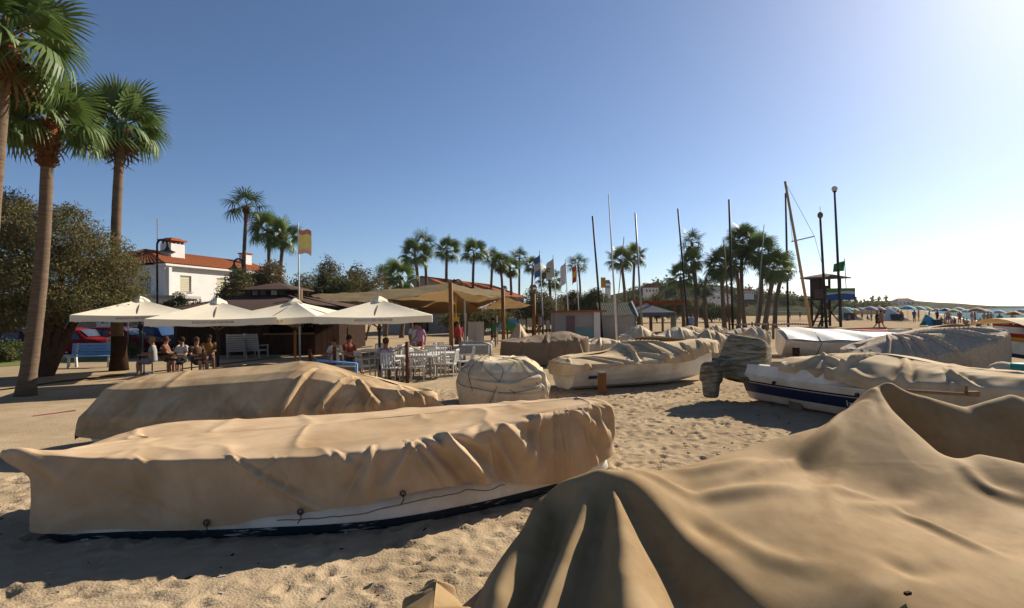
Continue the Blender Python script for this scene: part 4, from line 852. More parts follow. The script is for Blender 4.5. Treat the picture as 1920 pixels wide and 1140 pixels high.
# trees behind the canopy and hut
shrub('broad_tree', 'dark tree under the reed canopy behind the terrace', 905, 580, 150, 52, .6, [m_leaf, m_leaf, m_leaf2], 5200, .26, 41, 'tree', 'trees behind the beach huts')
shrub('broad_tree', 'brownish spreading tree behind the four flagpoles', 1010, 545, 130, 58, .5, [m_leaf2, m_leaf4, m_leaf], 6000, .26, 42, 'tree', 'trees behind the beach huts')
shrub('broad_tree', 'rounded dark green tree behind the grey hut', 1118, 541, 72, 62, .8, [m_leaf, m_leaf3], 5600, .24, 43, 'tree', 'trees behind the beach huts')
shrub('broad_tree', 'dusty tree between the flagpoles and the rounded green tree', 1072, 545, 70, 64, .8, [m_leaf2, m_leaf4], 3600, .26, 44, 'tree', 'trees behind the beach huts')
shrub('broad_tree', 'dark tree at the left end of the beach huts', 950, 560, 80, 60, .4, [m_leaf, m_leaf2], 3600, .26, 45, 'tree', 'trees behind the beach huts')
for k, (px, py, wd, Y) in enumerate([(1190, 553, 60, 85), (1232, 550, 66, 90), (1265, 556, 70, 92), (1335, 566, 66, 88), (1362, 572, 60, 90)]):
    shrub('green_tree', ['mid green tree left of the orange roofed villa', 'mid green tree under the orange roofed villa', 'mid green tree right of the orange roofed villa', 'mid green tree behind the dense palms at their left', 'mid green tree low behind the dense palms'][k], px, py, wd, Y, .4, [m_leaf3, m_leaf, m_leaf4], 2600, .36, 50 + k, 'tree', 'trees at the foot of the hill')
# scrub on the hill: nobody could count it
hv = []
rng = random.Random(9)
for i in range(700):
    px = rng.uniform(1190, 1660); Y = rng.uniform(175, 205); z = np.interp(px, [1190, 1235, 1300, 1440, 1560, 1655], [8, 10.5, 10, 6.5, 3.5, 1.5]) * rng.uniform(.15, 1.0)
    q = gx(px, Y, max(.6, z)); hv.append((q, (rng.uniform(1.8, 4.2), rng.uniform(1.5, 3), rng.uniform(.9, 2.0))))
for i in range(160):
    px = rng.uniform(1560, 1760); Y = rng.uniform(560, 610); q = gx(px, Y, rng.uniform(.5, 1) * np.interp(px, [1560, 1690, 1730, 1770], [4, 6, 4, 1])); hv.append((q, (rng.uniform(4, 9), rng.uniform(3, 6), rng.uniform(1.0, 2.2))))
tag(leaves('hill_scrub', hv, 80000, .7, [m_leaf, m_leaf3, m_leaf4], 77, None, per=20), kind='stuff')
# ------------------------------------------------------------------ white house
hA = np.array([-27.9, 45.0, 0]); e_ = np.array([.22, .9755, 0]); n_ = np.array([-.9755, .22, 0]); EV = 6.25; LEN, DEP = 15.0, 9.0
house = thing('white_house', 'long white two storey house with terracotta roof behind the terrace', 'house', hA)
hw = lambda s_, d_, z: hA + e_ * s_ + n_ * d_ + np.array([0, 0, z])
def wall_with_holes(b, o, ax, L, H, holes, nrm, th=.25):
    """rectangular wall in the plane (ax, z), openings left out"""
    xs_ = sorted({0, L, *[h[0] for h in holes], *[h[1] for h in holes]}); zs = sorted({0, H, *[h[2] for h in holes], *[h[3] for h in holes]})
    for x0, x1 in zip(xs_[:-1], xs_[1:]):
        for z0, z1 in zip(zs[:-1], zs[1:]):
            if any(h[0] <= x0 and x1 <= h[1] and h[2] <= z0 and z1 <= h[3] for h in holes): continue
            p = o + ax * x0 + np.array([0, 0, z0]); b.prism([(0, 0, 0), ax * (x1 - x0), ax * (x1 - x0) + np.array([0, 0, z1 - z0]), (0, 0, z1 - z0)], p, nrm * th)
holes = [(.55 + .9, 1.45 + 1.2, 4.1, 5.45), (5.6, 6.8, 4.1, 5.45), (5.6, 6.8, 1.0, 2.4), (10.2, 11.4, 4.1, 5.45), (1.45, 2.65, 1.0, 2.4), (10.2, 11.4, 1.0, 2.4)]
b = MB(); wall_with_holes(b, hA, e_, LEN, EV, holes, n_); b.build('front_wall', m_white, house)
b = MB(); hl = [(1.2, 2.3, 3.9, 5.3), (5.4, 6.6, 3.9, 5.3), (1.2, 2.2, .2, 2.3)]; wall_with_holes(b, hA + n_ * .26, n_, DEP, EV, hl, e_); b.build('end_wall', m_white, house)
b = MB(); b.prism([hw(.3, DEP - .2, 0) - hA, hw(LEN, DEP - .2, 0) - hA, hw(LEN, .3, 0) - hA], hA, (0, 0, EV)); b.build('back_wall', m_white, house)
b = MB(); b.prism([(0, 0, 0), e_ * .35 + n_ * 0, e_ * .35 + n_ * .02, n_ * .02], hA - n_ * .25 - e_ * .35, (0, 0, EV * .985)); b.box(hA + e_ * .0 - n_ * .32 + [0, 0, 3.0], (.28, .28, 6.0), math.atan2(.9755, .22)); b.build('corner_pier', m_white, house)
# roof: rows of tiles as real ribs
b = MB(); rz = EV + 1.65; ov = .45
def roofplane(b, p00, p10, p01, p11, nr, amp=.05):
    U = np.linspace(0, 1, nr * 4 + 1)
    G = np.array([[p00 * (1 - u) * (1 - v) + p10 * u * (1 - v) + p01 * (1 - u) * v + p11 * u * v + np.array([0, 0, amp * abs(math.sin(u * nr * math.pi)) + .03 * ((v * 9) % 1)]) for v in np.linspace(0, 1, 28)] for u in U]); b.grid(G, flip=False)
r0, r1_ = hw(2.5, DEP / 2, rz), hw(LEN + .3, DEP / 2, rz)
roofplane(b, hw(-ov, -ov, EV + .08), hw(LEN + .3, -ov, EV + .08), r0, r1_, 46)
roofplane(b, hw(-ov, -ov, EV + .08), hw(-ov, DEP + ov, EV + .08), r0, r0, 26)
roofplane(b, hw(LEN + .3, DEP + ov, EV + .08), hw(-ov, DEP + ov, EV + .08), r1_, r0, 46)
rf = b.build('roof', m_tile, house)
b = MB(); b.prism([hw(-ov, -ov, 0) - hA, hw(LEN + .3, -ov, 0) - hA, hw(LEN + .3, .6, 0) - hA, hw(-ov, .6, 0) - hA], hA + [0, 0, EV - .12], (0, 0, .16)); b.build('eaves', m_white, house)
c = hw(3.4, 2.6, 0); az = math.atan2(.9755, .22)
b = MB(); b.box(c + [0, 0, EV + 1.35], (1.5, 1.1, 1.5), az); ch = b.build('chimney', m_white, rf)
b = MB(); b.box(c + [0, 0, EV + 2.42], (1.8, 1.4, .14), az); b.box(c + [0, 0, EV + 2.55], (1.0, .8, .14), az)
for sx in (-.6, -.2, .2, .6):
    for sy in (-.42, .42): b.box(c + e_ * sx + n_ * sy + [0, 0, EV + 2.22], (.16, .16, .28), az)
tag(b.build('chimney_cap', m_tile, rf))
c2 = hw(13.2, 3.0, 0); b = MB(); b.box(c2 + [0, 0, EV + 1.5], (.9, .8, 1.4), az); b.box(c2 + [0, 0, EV + 2.25], (1.1, 1.0, .12), az, 1); b.build('chimney', [m_white, m_tile], rf)
b = MB(); a0 = hw(2.6, 3.4, EV + 1.2); b.tube([a0, a0 + [0, 0, 3.1]], .035, 6)
for z in (2.6, 2.8, 3.0): b.tube([a0 + e_ * -.5 + [0, 0, z], a0 + e_ * .5 + [0, 0, z]], .015, 5)
b.build('aerial', m_greymetal, rf)
for x0, x1, z0, z1 in holes:
    b = MB(); b.prism([(0, 0, 0), e_ * (x1 - x0), e_ * (x1 - x0) + np.array([0, 0, z1 - z0]), (0, 0, z1 - z0)], hw(x0, .16, z0), n_ * .03); wn = b.build('window', m_glass, house)
    b = MB()
    for k in range(9):
        zz = z1 - (k + .5) * (z1 - z0) / 9.2; b.prism([(0, 0, 0), e_ * (x1 - x0 - .06), e_ * (x1 - x0 - .06) + np.array([0, 0, .125]), (0, 0, .125)], hw(x0 + .03, .10, zz - .06), n_ * .03)
    b.build('shutter', m_shutter, wn)
    b = MB(); b.prism([(0, 0, 0), e_ * (x1 - x0 + .2), e_ * (x1 - x0 + .2) + np.array([0, 0, .07]), (0, 0, .07)], hw(x0 - .1, -.09, z0 - .08), n_ * .12); b.build('sill', m_greywall, wn)
for x0, x1, z0, z1 in hl:
    b = MB(); p = hw(0.12, x0 + .26, z0); b.prism([(0, 0, 0), n_ * (x1 - x0), n_ * (x1 - x0) + np.array([0, 0, z1 - z0]), (0, 0, z1 - z0)], p, e_ * .03); wn = b.build('window', m_glass, house)
    b = MB(); mid = p + n_ * (x1 - x0) / 2 - e_ * .02; b.beam(mid, mid + [0, 0, z1 - z0], .06); b.build('frame', m_whitemetal, wn)
b = MB(); b.box(hw(1.2, -.28, 3.78), (.85, .32, .6), az); ac = b.build('air_conditioner', m_shutter, house)
b = MB(); b.tube([hw(1.2, -.43, 3.78), hw(1.2, -.46, 3.78)], .22, 16); b.build('fan_grille', m_greymetal, ac)
b = MB(); b.tube([hw(7.4, -.06, 0), hw(7.4, -.06, EV)], .05, 6); b.build('downpipe', m_greymetal, house)

# grey gable house with long tiled roof
g0 = at(790, 519, 58); gh = thing('gable_house', 'long low house with grey gable end and orange tiled roof behind the reed canopy', 'house', (g0[0], 58, 0))
gl = np.array([gx(716, 58)[0], 58, 0]); gr = np.array([gx(872, 57)[0], 57, 0]); gd = np.array([6.5, 20, 0]); gz = g0[2]; ge = at(716, 552, 58)[2]
b = MB(); b.prism([gl - gl + [0, 0, 0], gr - gl, gr - gl + [0, 0, ge], g0 - gl, [0, 0, ge]], gl, gd); b.build('walls', m_greywall, gh)
b = MB(); top = np.array([g0[0], 57.8, gz + .06])
roofplane(b, np.array([gr[0] + .5, gr[1] - .4, ge - .1]), np.array([gr[0] + .5, gr[1], ge - .1]) + gd, top, top + gd * 1.0, 40)
roofplane(b, np.array([gl[0] - .5, gl[1] - .4, ge - .1]) + gd, np.array([gl[0] - .5, gl[1] - .4, ge - .1]), top + gd, top, 40); b.build('roof', m_tile, gh)
b = MB(); b.box(((gl + gr) / 2) + [0, -.1, 1.2], (1.0, .1, 2.1)); b.build('door', m_darkwood, gh)

# ------------------------------------------------------------------ wooden kiosk
kc = np.array([gx(520, 32.4)[0], 32.4, 0]); kiosk = thing('beach_kiosk', 'dark brown timber kiosk with tiered hipped roof and cupola', 'kiosk', kc)
def kring(hx, hy, z, cut=.7): return np.array([(kc[0] + sx * a, kc[1] + sy * c_, z) for sx, sy, a, c_ in ((-1, -1, hx, hy * cut), (-1, -1, hx * .8, hy), (1, -1, hx * .8, hy), (1, -1, hx, hy * cut), (1, 1, hx, hy * cut), (1, 1, hx * .8, hy), (-1, 1, hx * .8, hy), (-1, 1, hx, hy * cut))])
for i in range(8):
    w0 = kring(4.4, 3.8, 0); p, q = w0[i], w0[(i + 1) % 8]; L = np.linalg.norm(q - p); d = (q - p) / L; nn = np.cross(d, [0, 0, 1.0])
    nb = int(L / .32)
    counter = i in (1, 2)
    for k in range(nb):
        s0 = k * L / nb; px_ = p + d * s0
        hz = 2.3
        if i == 1 and px_[0] > kc[0] + 1.0: hz = 1.05
        b = MB(); b.prism([(0, 0, 0), d * (L / nb - .02), d * (L / nb - .02) + np.array([0, 0, hz]), (0, 0, hz)], px_, nn * -.05 * (1 + .2 * (k % 2))); b.build('wall_board', m_darkwood, kiosk)
b = MB(); i0 = kring(4.2, 3.6, 0); b.prism(i0 - kc, kc + [0, 0, .02], (0, 0, .05)); b.build('floor_slab', m_darkwood, kiosk)
b = MB(); b.box(kc + [2.2, -3.7, 1.1], (2.6, .5, .07)); b.build('bar_counter', m_wood, kiosk)
b = MB(); b.box(kc + [2.2, .4, 1.2], (4, .3, 2.2)); b.build('back_shelf', m_darkwood, kiosk)
for k in range(14):
    b = MB(); b.lathe([(.045, 0), (.045, .2), (.016, .26), (.016, .32)], kc + [1.0 + k * .19, .2, 1.3 + .0 * k], 8); b.build('bottle', [K('bottlegreen', .05, .16, .07, rough=.2), K('bottleamber', .25, .12, .03, rough=.2), m_white][k % 3], kiosk)
b = MB(); R0_, R1_, R2_ = kring(4.4 + .7, 3.8 + .75, 2.34), kring(1.35, 1.25, 3.12), kring(1.2, 1.1, 3.55)
G = np.stack([R0_, R0_ * .66 + R1_ * .34 + [0, 0, .05], R0_ * .33 + R1_ * .67 + [0, 0, .04], R1_], 1); b.grid(G, True); G2 = np.stack([R0_ - [0, 0, .16], R0_], 1); b.grid(G2, True); G3 = np.stack([R0_ - [0, 0, .14], (R0_ * .85 + R1_ * .15) - [0, 0, .2]], 1); b.grid(G3, True)
kr = b.build('roof', m_kioskroof, kiosk)
for i in range(8):
    b = MB(); b.beam(R0_[i] + [0, 0, .03], R1_[i] + [0, 0, .06], .14, .07); b.build('hip_ridge', m_kioskroof, kr)
b = MB(); G = np.stack([kring(1.2, 1.1, 3.05), kring(1.2, 1.1, 3.52)], 1); b.grid(G, True); b.build('cupola_wall', m_darkwood, kiosk)
for sx in (-.75, -.3, .3, .75):
    b = MB(); b.box(kc + [sx, -1.12, 3.32], (.32, .06, .26)); b.build('cupola_window', [m_glass, m_shutter][sx == .3], kiosk)
b = MB(); b.grid(np.stack([kring(1.75, 1.6, 3.50), kring(1.0, .9, 3.72), kring(.12, .12, 3.92)], 1), True); b.grid(np.stack([kring(1.75, 1.6, 3.44), kring(1.75, 1.6, 3.50)], 1), True); b.build('cupola_roof', m_kioskroof, kiosk)

# ------------------------------------------------------------------ parasols
m_print = M('faded red print', (.52, .36, .27), (.62, .55, .43), 14, .85, lo=.45, hi=.6)
def make_parasol(label, polemat):
    t = thing('parasol', label, 'parasol', (0, 0, 0), 'cream square parasols on the terrace'); S = 1.72; ZA, ZE = 2.68, 2.14
    cs = np.array([(-S, -S), (S, -S), (S, S), (-S, S)])
    b = MB(); vb = MB()
    for i in range(4):
        a, c_ = cs[i], cs[(i + 1) % 4]; G = []
        for u in np.linspace(0, 1, 13):
            e = a * (1 - u) + c_ * u; ze = ZE - .0 - .05 * math.sin(u * math.pi); col = []
            for v in np.linspace(.06, 1, 9): col.append((e[0] * v, e[1] * v, ZA + (ze - ZA) * v ** .92 - .05 * math.sin(v * math.pi) * math.sin(u * math.pi)))
            G.append(col)
        G = np.array(G); b.grid(G)
        vb.grid(np.array([[G[j, -1], G[j, -1] * [1.004, 1.004, 1] - [0, 0, .20 + .012 * math.sin(j * 1.7)]] for j in range(13)]))
    b.build('canopy', m_parasol, t, True); va = vb.build('valance', m_parasol, t)
    for sx, sy, ln in ((0, -1, (1.1, .012, .07)), (1, 0, (.012, 1.1, .07))):
        d = MB(); d.box((sx * (S + .012), sy * (S + .012), ZE - .13), ln); d.build('printed_band', m_print, va)
    b = MB(); b.lathe([(.30, ZA - .1), (.26, ZA - .02), (.12, ZA + .06), (.04, ZA + .10)], n=4); b.build('cap', m_parasol, t)
    b = MB(); b.tube([(0, 0, 0), (0, 0, ZA)], .045, 10); b.build('pole', polemat, t, True)
    b = MB(); b.box((0, 0, .05), (.8, .8, .09)); b.box((0, 0, .2), (.12, .12, .3)); b.build('base', m_greymetal, t)
    for i in range(8):
        e = cs[i // 2] if i % 2 == 0 else (cs[i // 2] + cs[(i // 2 + 1) % 4]) / 2
        b = MB(); b.beam((0, 0, ZA - .08), (e[0] * .97, e[1] * .97, ZE - .02 - (.05 if i % 2 else 0)), .025, .03); b.beam((0, 0, 1.72), (e[0] * .5, e[1] * .5, ZE + .20 - (.03 if i % 2 else 0)), .022, .028); b.build('rib', m_greywood, t)
    b = MB(); b.lathe([(.07, 1.64), (.08, 1.7), (.08, 1.76), (.05, 1.8)], n=10); b.build('hub', m_darkmetal, t)
    return t
pz = [(711, 18.3, 8, 'cream parasol at the right end of the terrace row, nearest the tables'), (553, 19.6, -8, 'cream parasol in front of the kiosk bar, on a brown pole'), (408, 18.0, 24, 'cream parasol before the dark kiosk wall'), (263, 20.3, 30, 'leftmost cream parasol beside the blue bench')]
pr = make_parasol(pz[0][3], m_darkmetal); pw = make_parasol(pz[1][3], m_wood)
for k, (px, Y, rz_, lab) in enumerate(pz):
    o = pr if k == 0 else pw if k == 1 else copy_tree(pr); q = gx(px, Y, .0); place(o, q + [0, 0, -.12 + (.08 if k == 3 else 0)], R(rz_), 1.0 if k != 3 else 1.03, lab)

# ------------------------------------------------------------------ terrace furniture
def make_chair(mat, name='terrace_chair'):
    t = thing(name, 'chair', 'chair'); b = MB(); b.box((0, 0, .44), (.46, .46, .035)); b.build('seat', mat, t)
    b = MB(); 
    for x in (-.2, .2): b.beam((x, .22, .44), (x, .30, .90), .035)
    b.beam((-.2, .30, .89), (.2, .30, .89), .035, .05); bk = b.build('backrest', mat, t)
    for k in range(4):
        b = MB(); x = -.13 + k * .087; b.beam((x, .225, .46), (x, .298, .88), .03, .012); b.build('slat', mat, bk)
    for x in (-.2, .2):
        for y in (-.2, .21): b = MB(); b.beam((x, y, 0), (x, y, .44), .032); b.build('leg', mat, t)
        b = MB(); b.beam((x * 1.15, -.18, .66), (x * 1.15, .27, .67), .03, .025); b.beam((x * 1.15, -.18, .44), (x * 1.15, -.18, .66), .026); b.build('armrest', mat, t)
    return t
def make_table(top, leg):
    t = thing('terrace_table', 'table', 'table'); b = MB(); b.box((0, 0, .735), (.95, .8, .03)); b.box((0, 0, .70), (.88, .72, .04)); b.build('tabletop', top, t)
    for x in (-.4, .4):
        for y in (-.32, .32): b = MB(); b.beam((x, y, 0), (x, y, .69), .035); b.build('leg', leg, t)
    return t
chw = make_chair(m_whitemetal); tw = make_table(m_whitemetal, m_greymetal)
tabs = [(738, 17.6), (790, 18.0), (828, 18.9), (815, 21.2), (765, 22.0), (700, 20.8), (868, 22.8)]
tl = ['white table right of the dark parasol pole', 'white table beside the rusty rope post', 'white table just left of the big canopy post', 'white table in the second row behind the rope post', 'white table in the second row under the parasol edge', 'white table in front of the kiosk end', 'white table behind the grey cart']
rng = random.Random(4); nc = 0
sides = ['left', 'right', 'near', 'far']
for k, (px, Y) in enumerate(tabs):
    o = tw if k == 0 else copy_tree(tw); q = gx(px, Y); place(o, q, R(rng.uniform(-12, 12)), 1, tl[k], 'white tables on the terrace')
    for s_, (dx, dy, rz_) in enumerate(((-.8, 0, 90), (.8, 0, -90), (0, -.72, 180), (0, .72, 0))):
        if k in (5, 6) and s_ == 2: continue
        c_ = chw if nc == 0 else copy_tree(chw); nc += 1
        place(c_, q + [dx + rng.uniform(-.08, .08), dy + rng.uniform(-.08, .08), 0], R(rz_ + rng.uniform(-14, 14)), 1, 'slatted chair %s of %s' % (['left', 'right', 'in front', 'at the back'][s_], tl[k]), 'white chairs around the terrace tables')
def armchair(px, Y, rz_, label, first=[]):
    if first: t = copy_tree(first[0])
    else:
        t = thing('garden_armchair', label, 'armchair'); first.append(t); mat = K('armchair', .42, .41, .38)
        b = MB(); b.box((0, 0, .40), (.7, .62, .06)); b.build('seat', mat, t)
        for k in range(7): b = MB(); b.box((0, .34 + .02 * k, .52 + k * .105), (.66, .03, .085)); b.build('back_slat', mat, t)
        for x in (-.36, .36):
            b = MB(); b.box((x, 0, .64), (.08, .66, .035)); b.beam((x, -.28, 0), (x, -.28, .63), .05); b.beam((x, .30, 0), (x, .46, 1.2), .05); b.build('side_frame', mat, t)
    return place(t, gx(px, Y), R(rz_), 1.0, label, 'white slatted armchairs by the kiosk')
armchair(443, 26.5, 200, 'white slatted armchair left of its twin before the kiosk wall'); armchair(482, 26.8, 165, 'white slatted armchair right of its twin before the kiosk wall')
# low bench tables at the far left of the terrace
bw = make_table(m_darkwood, m_darkwood); place(bw, gx(300, 20.4), R(10), 1, 'dark table where people sit under the leftmost parasol'); o = place(copy_tree(bw), gx(350, 20.0), R(-5), 1, 'dark table beside the kiosk wall at the left')
# blue railing
t = thing('blue_railing', 'light blue painted railing with white top bar before the tables', 'railing', gx(640, 15.5)); q0, q1 = at(596, 676, 15.6), at(668, 682, 15.0)
for dz in (0, ):
    b = MB(); b.beam(q0, q1, .07, .05); b.build('top_bar', m_blue, t); b = MB(); b.beam(q0 - [0, .3, .12], q1 - [0, .05, .06], .06, .04); b.build('lower_bar', m_whitemetal, t)
for q in (q0, q1):
    b = MB(); b.beam([q[0], q[1], 0], q, .07); b.build('post', m_blue, t)
b = MB(); b.beam([q0[0] - .2, q0[1] + .6, .75], [q1[0] - .1, q1[1] + .6, .7], .06); b.build('back_bar', m_blue, t)
# rope fence
fence = thing('rope_fence', 'brown posts linked by a sagging rope along the terrace edge', 'fence', gx(700, 17))
fp = [at(581, 655, 18.0), at(627, 650, 17.2), at(763, 641, 16.8), at(868, 640, 24.0)]
for p in fp:
    b = MB(); b.tube([[p[0], p[1], -.1], p], .055, 10); b.build('post', K('rust', .16, .06, .035), fence, True)
for p, q in zip(fp[:-1], fp[1:]):
    b = MB(); u = np.linspace(0, 1, 24)[:, None]; pts = np.array(p) * (1 - u) + np.array(q) * u; pts[:, 2] -= .08 + .32 * (1 - (2 * u[:, 0] - 1) ** 2); b.tube(pts, .022, 6); b.build('rope', K('ropepale', .40, .31, .21), fence, True)

# ------------------------------------------------------------------ reed canopy on posts
can = thing('reed_canopy', 'sagging reed matting canopy stretched between varnished timber posts', 'canopy', gx(845, 21))
PO = [(845, 530, 21.0, .085), (943, 543, 29.5, .10), (1001, 551, 36.0, .11), (563, 543, 30, .12), (770, 540, 34, .1), (872, 545, 40, .1)]
for px, py, Y, r_ in PO:
    tp = at(px, py, Y); b = MB(); b.tube([[tp[0], tp[1], -.1], tp], r_, 12); b.build('post', m_wood, can, True)
def sheet(name, c4, sag, mat, nu=40, nv=30, seed=1):
    a, b_, c_, d = [np.array(x) for x in c4]; G = []
    for u in np.linspace(0, 1, nu):
        row = []
        for v in np.linspace(0, 1, nv):
            p = a * (1 - u) * (1 - v) + b_ * u * (1 - v) + d * (1 - u) * v + c_ * u * v
            p = p - np.array([0, 0, sag * 4 * (u * (1 - u)) ** .9 * .7 + sag * .5 * 4 * v * (1 - v)]); row.append(p)
        G.append(row)
    G = np.array(G); G[..., 2] += .05 * fbm(G[..., 0] * 1.2, G[..., 1] * 1.2, seed, 3)
    o = MB(); o.grid(G); return o.build(name, mat, can, True)
A1, A2, A3, A4 = at(845, 541, 21.0), at(943, 556, 29.5), at(900, 583, 30), at(735, 560, 24.5)
sheet('reed_mat', (at(722, 560, 24), at(845, 541, 21), at(905, 583, 31), at(800, 585, 31)), .10, m_straw, seed=2)
sheet('reed_mat', (at(845, 542, 21), at(943, 558, 29.5), at(900, 574, 33), at(870, 583, 31)), .08, m_straw, seed=3)
sheet('reed_mat', (at(943, 555, 29.5), at(1000, 572, 36), at(960, 578, 40), at(905, 577, 34)), .06, m_straw, seed=4)
sheet('thatch_strip', (at(582, 553, 29), at(842, 530, 33), at(848, 545, 24.5), at(640, 566, 23.5)), .12, m_straw_top, seed=5)
sheet('thatch_strip', (at(836, 530, 33), at(945, 545, 38), at(940, 560, 30), at(852, 546, 25)), .10, m_straw_top, seed=6)
# hanging star
t = thing('star_sign', 'yellow five pointed star hanging beside the big canopy post', 'sign', at(855, 598, 21.5)); s0 = at(855, 598, 21.5); b = MB()
pts = [s0 + np.array([(.17 if k % 2 == 0 else .075) * math.sin(k * math.pi / 5), 0, (.17 if k % 2 == 0 else .075) * math.cos(k * math.pi / 5)]) for k in range(10)]
b.prism(pts, (0, 0, 0), (0, .04, 0)); b.tube([s0 + [0, .02, .15], s0 + [0, .02, .9]], .008, 5); b.build('star', m_yellow, t)
b = MB(); q = gx(871, 22); b.tube([q, q + [0, 0, 2.6]], .03, 8); tag(b.build('steel_pole', m_greymetal), 'thin grey steel pole right of the big canopy post', 'pole')

# ------------------------------------------------------------------ lamps, masts, flags
def curved_lamp(px_foot, py_top, px_lamp, py_lamp, Y, label):
    f = gx(px_foot, Y); tp = at(px_foot, py_top + 12, Y); lp = at(px_lamp, py_lamp, Y); t = thing('street_lamp', label, 'street lamp', f, 'curved street lamps'); w_ = lp[0] - f[0]; z0 = tp[2]
    arc = [f, [f[0], f[1], z0]] + [[f[0] + w_ / 2 - w_ / 2 * math.cos(a), f[1], z0 + abs(w_) / 2 * math.sin(a)] for a in np.linspace(.3, math.pi, 12)] + [[lp[0], f[1], lp[2] + .3]]
    b = MB(); b.tube(arc, .065, 10); b.build('pole', m_darkmetal, t, True)
    b = MB(); b.lathe([(.06, .35), (.10, .28), (.18, .12), (.48, 0), (.46, -.03)], lp, 18); b.build('lamp_shade', m_darkmetal, t)
    b = MB(); b.lathe([(.42, -.03), (.30, -.12), (.1, -.16)], lp, 16); b.build('lens', K('lens', .5, .5, .46, rough=.2), t)
curved_lamp(295, 447, 314, 472, 37, 'nearest curved street lamp in front of the white house')
curved_lamp(455, 481, 439, 504, 40, 'curved street lamp with its head turned left at the end of the white house')
curved_lamp(671, 494, 658, 512, 46, 'curved street lamp among the shrubs behind the thatch')
curved_lamp(866, 519, 852, 530, 52, 'far curved street lamp over the tiled roof')
def mast(px0, py0, px1, py1, Y, r0, r1, mat, name, label, cat, group=None):
    a, c_ = at(px0, py0, Y), at(px1, py1, Y); 
    if a[2] > 0: a = a + (a - c_) * (a[2] / (c_[2] - a[2]))
    b = MB(); b.tube([a, a * .5 + c_ * .5, c_], [r0 * .62, (r0 + r1) * .31, r1 * .62], 10); return tag(b.build(name, mat, None, True), label, cat, group), a, c_
G_ = 'bare masts and poles on the beach'
mast(1129, 632, 1111, 405, 38, .13, .10, m_darkmetal, 'boat_mast', 'leaning dark mast left of the tall white one', 'mast', G_)
mast(1157, 640, 1141, 364, 26, .09, .035, m_whitemetal, 'boat_mast', 'tall thin white mast beside the grey hut', 'mast', G_)
mast(1153, 625, 1170, 444, 30, .045, .03, m_greywood, 'boat_mast', 'thin grey spar leaning right before the palm pair', 'mast', G_)
mast(1205, 632, 1191, 399, 34, .11, .08, m_greymetal, 'boat_mast', 'grey mast standing in front of the palm pair', 'mast', G_)
mast(1291, 625, 1271, 391, 42, .13, .10, m_darkmetal, 'boat_mast', 'dark mast left of the tall narrow palm', 'mast', G_)
mast(1374, 615, 1367, 374, 52, .17, .15, m_darkmetal, 'boat_mast', 'dark mast rising in front of the dense palm cluster', 'mast', G_)
mast(1368, 615, 1357, 450, 52, .15, .09, m_wood, 'boat_mast', 'short brown wooden mast among the dense palm cluster', 'mast', G_)
mast(1417, 612, 1433, 421, 50, .11, .06, m_greymetal, 'boat_mast', 'grey pole slanting right across the dense palm cluster', 'mast', G_)
mast(1478, 612, 1473, 362, 60, .19, .16, m_darkmetal, 'boat_mast', 'dark upright mast just behind the leaning timber one', 'mast', G_)
t, ma, mc_ = mast(1520, 612, 1472, 340, 50, .22, .17, m_spar, 'boat_mast', 'thick leaning timber mast with crossbar and stays', 'mast', G_)
b = MB(); b.tube([at(1484, 453, 50), at(1527, 443, 50)], .05, 8); b.build('crossbar', m_greymetal, t)
for pp in ([(1474, 345), (1527, 443)], [(1527, 443), (1548, 520)], [(1474, 345), (1486, 452)]):
    b = MB(); b.tube([at(x, y, 50) for x, y in pp], .018, 5); b.build('stay', m_greymetal, t)
for px0, px1, pyt, Y, lab, globe in ((1549, 1538, 408, 58, 'dark lamp post with a brown lantern left of the globe lamp', 0), (1576, 1565, 360, 60, 'tall dark lamp post with a round pale globe by the lifeguard tower', 1)):
    a, c_ = gx(px0, Y), at(px1, pyt, Y); t = thing('lamp_post', lab, 'lamp post', a); b = MB(); b.tube([a - [0, 0, .2], c_], [.15, .11], 10); b.build('pole', m_darkmetal, t, True)
    b = MB()
    if globe: b.ball(c_ + [0, 0, .35], .30, 14, 10); b.build('globe', K('globe', .78, .74, .66), t, True); b = MB(); b.lathe([(.2, 0), (.22, .08), (.1, .12)], c_, 10); b.build('collar', m_darkmetal, t)
    else: b.ball(c_ + [0, 0, .25], (.27, .27, .36), 10, 8); b.lathe([(.03, .7), (.02, 1.2)], c_, 6); b.build('lantern', K('lantern', .22, .15, .08), t, True)
def flagpole(px0, py0, px1, py1, Y, label, bands, dirn, size, hang, mats, emblem=False, wpole=.05, name='flagpole'):
    a, c_ = gx(px0, Y), at(px1, py1, Y); t = thing(name, label, 'flag', a, 'flags on white poles' if Y > 35 else None); b = MB(); b.tube([a, c_], [wpole, wpole * .6], 8); b.build('pole', m_whitemetal, t, True)
    W_, H_ = size; tp = c_ - (c_ - a) / np.linalg.norm(c_ - a) * .25; G = []
    for u in np.linspace(0, 1, 17):
        row = []
        for v in np.linspace(0, 1, len(bands) * 6 + 1):
            x = dirn * W_ * u * (1 - .5 * hang * u); row.append(tp + np.array([x, .10 * math.sin(u * 7 + v * 2) * u * (1 + hang) * W_, -H_ * v - hang * W_ * .9 * u - .05 * math.sin(u * 6 + v)]))
        G.append(row)
    b = MB(); G = np.array(G)
    for i, m_ in enumerate(bands): b.grid(G[:, i * 6:i * 6 + 7], mi=m_)
    fl = b.build('flag', mats, t, True)
    if emblem:
        cpt = G[9, len(bands) * 3]; b = MB(); r_ = W_ * .2
        for off in (-.06, .06):
            b.grid(np.array([[cpt + np.array([math.cos(q) * k, off, math.sin(q) * k]) for k in (r_ * .5, r_)] for q in np.linspace(.4, 5.6, 14)]))
        b.build('emblem', K('emblem', .05, .05, .06), fl)
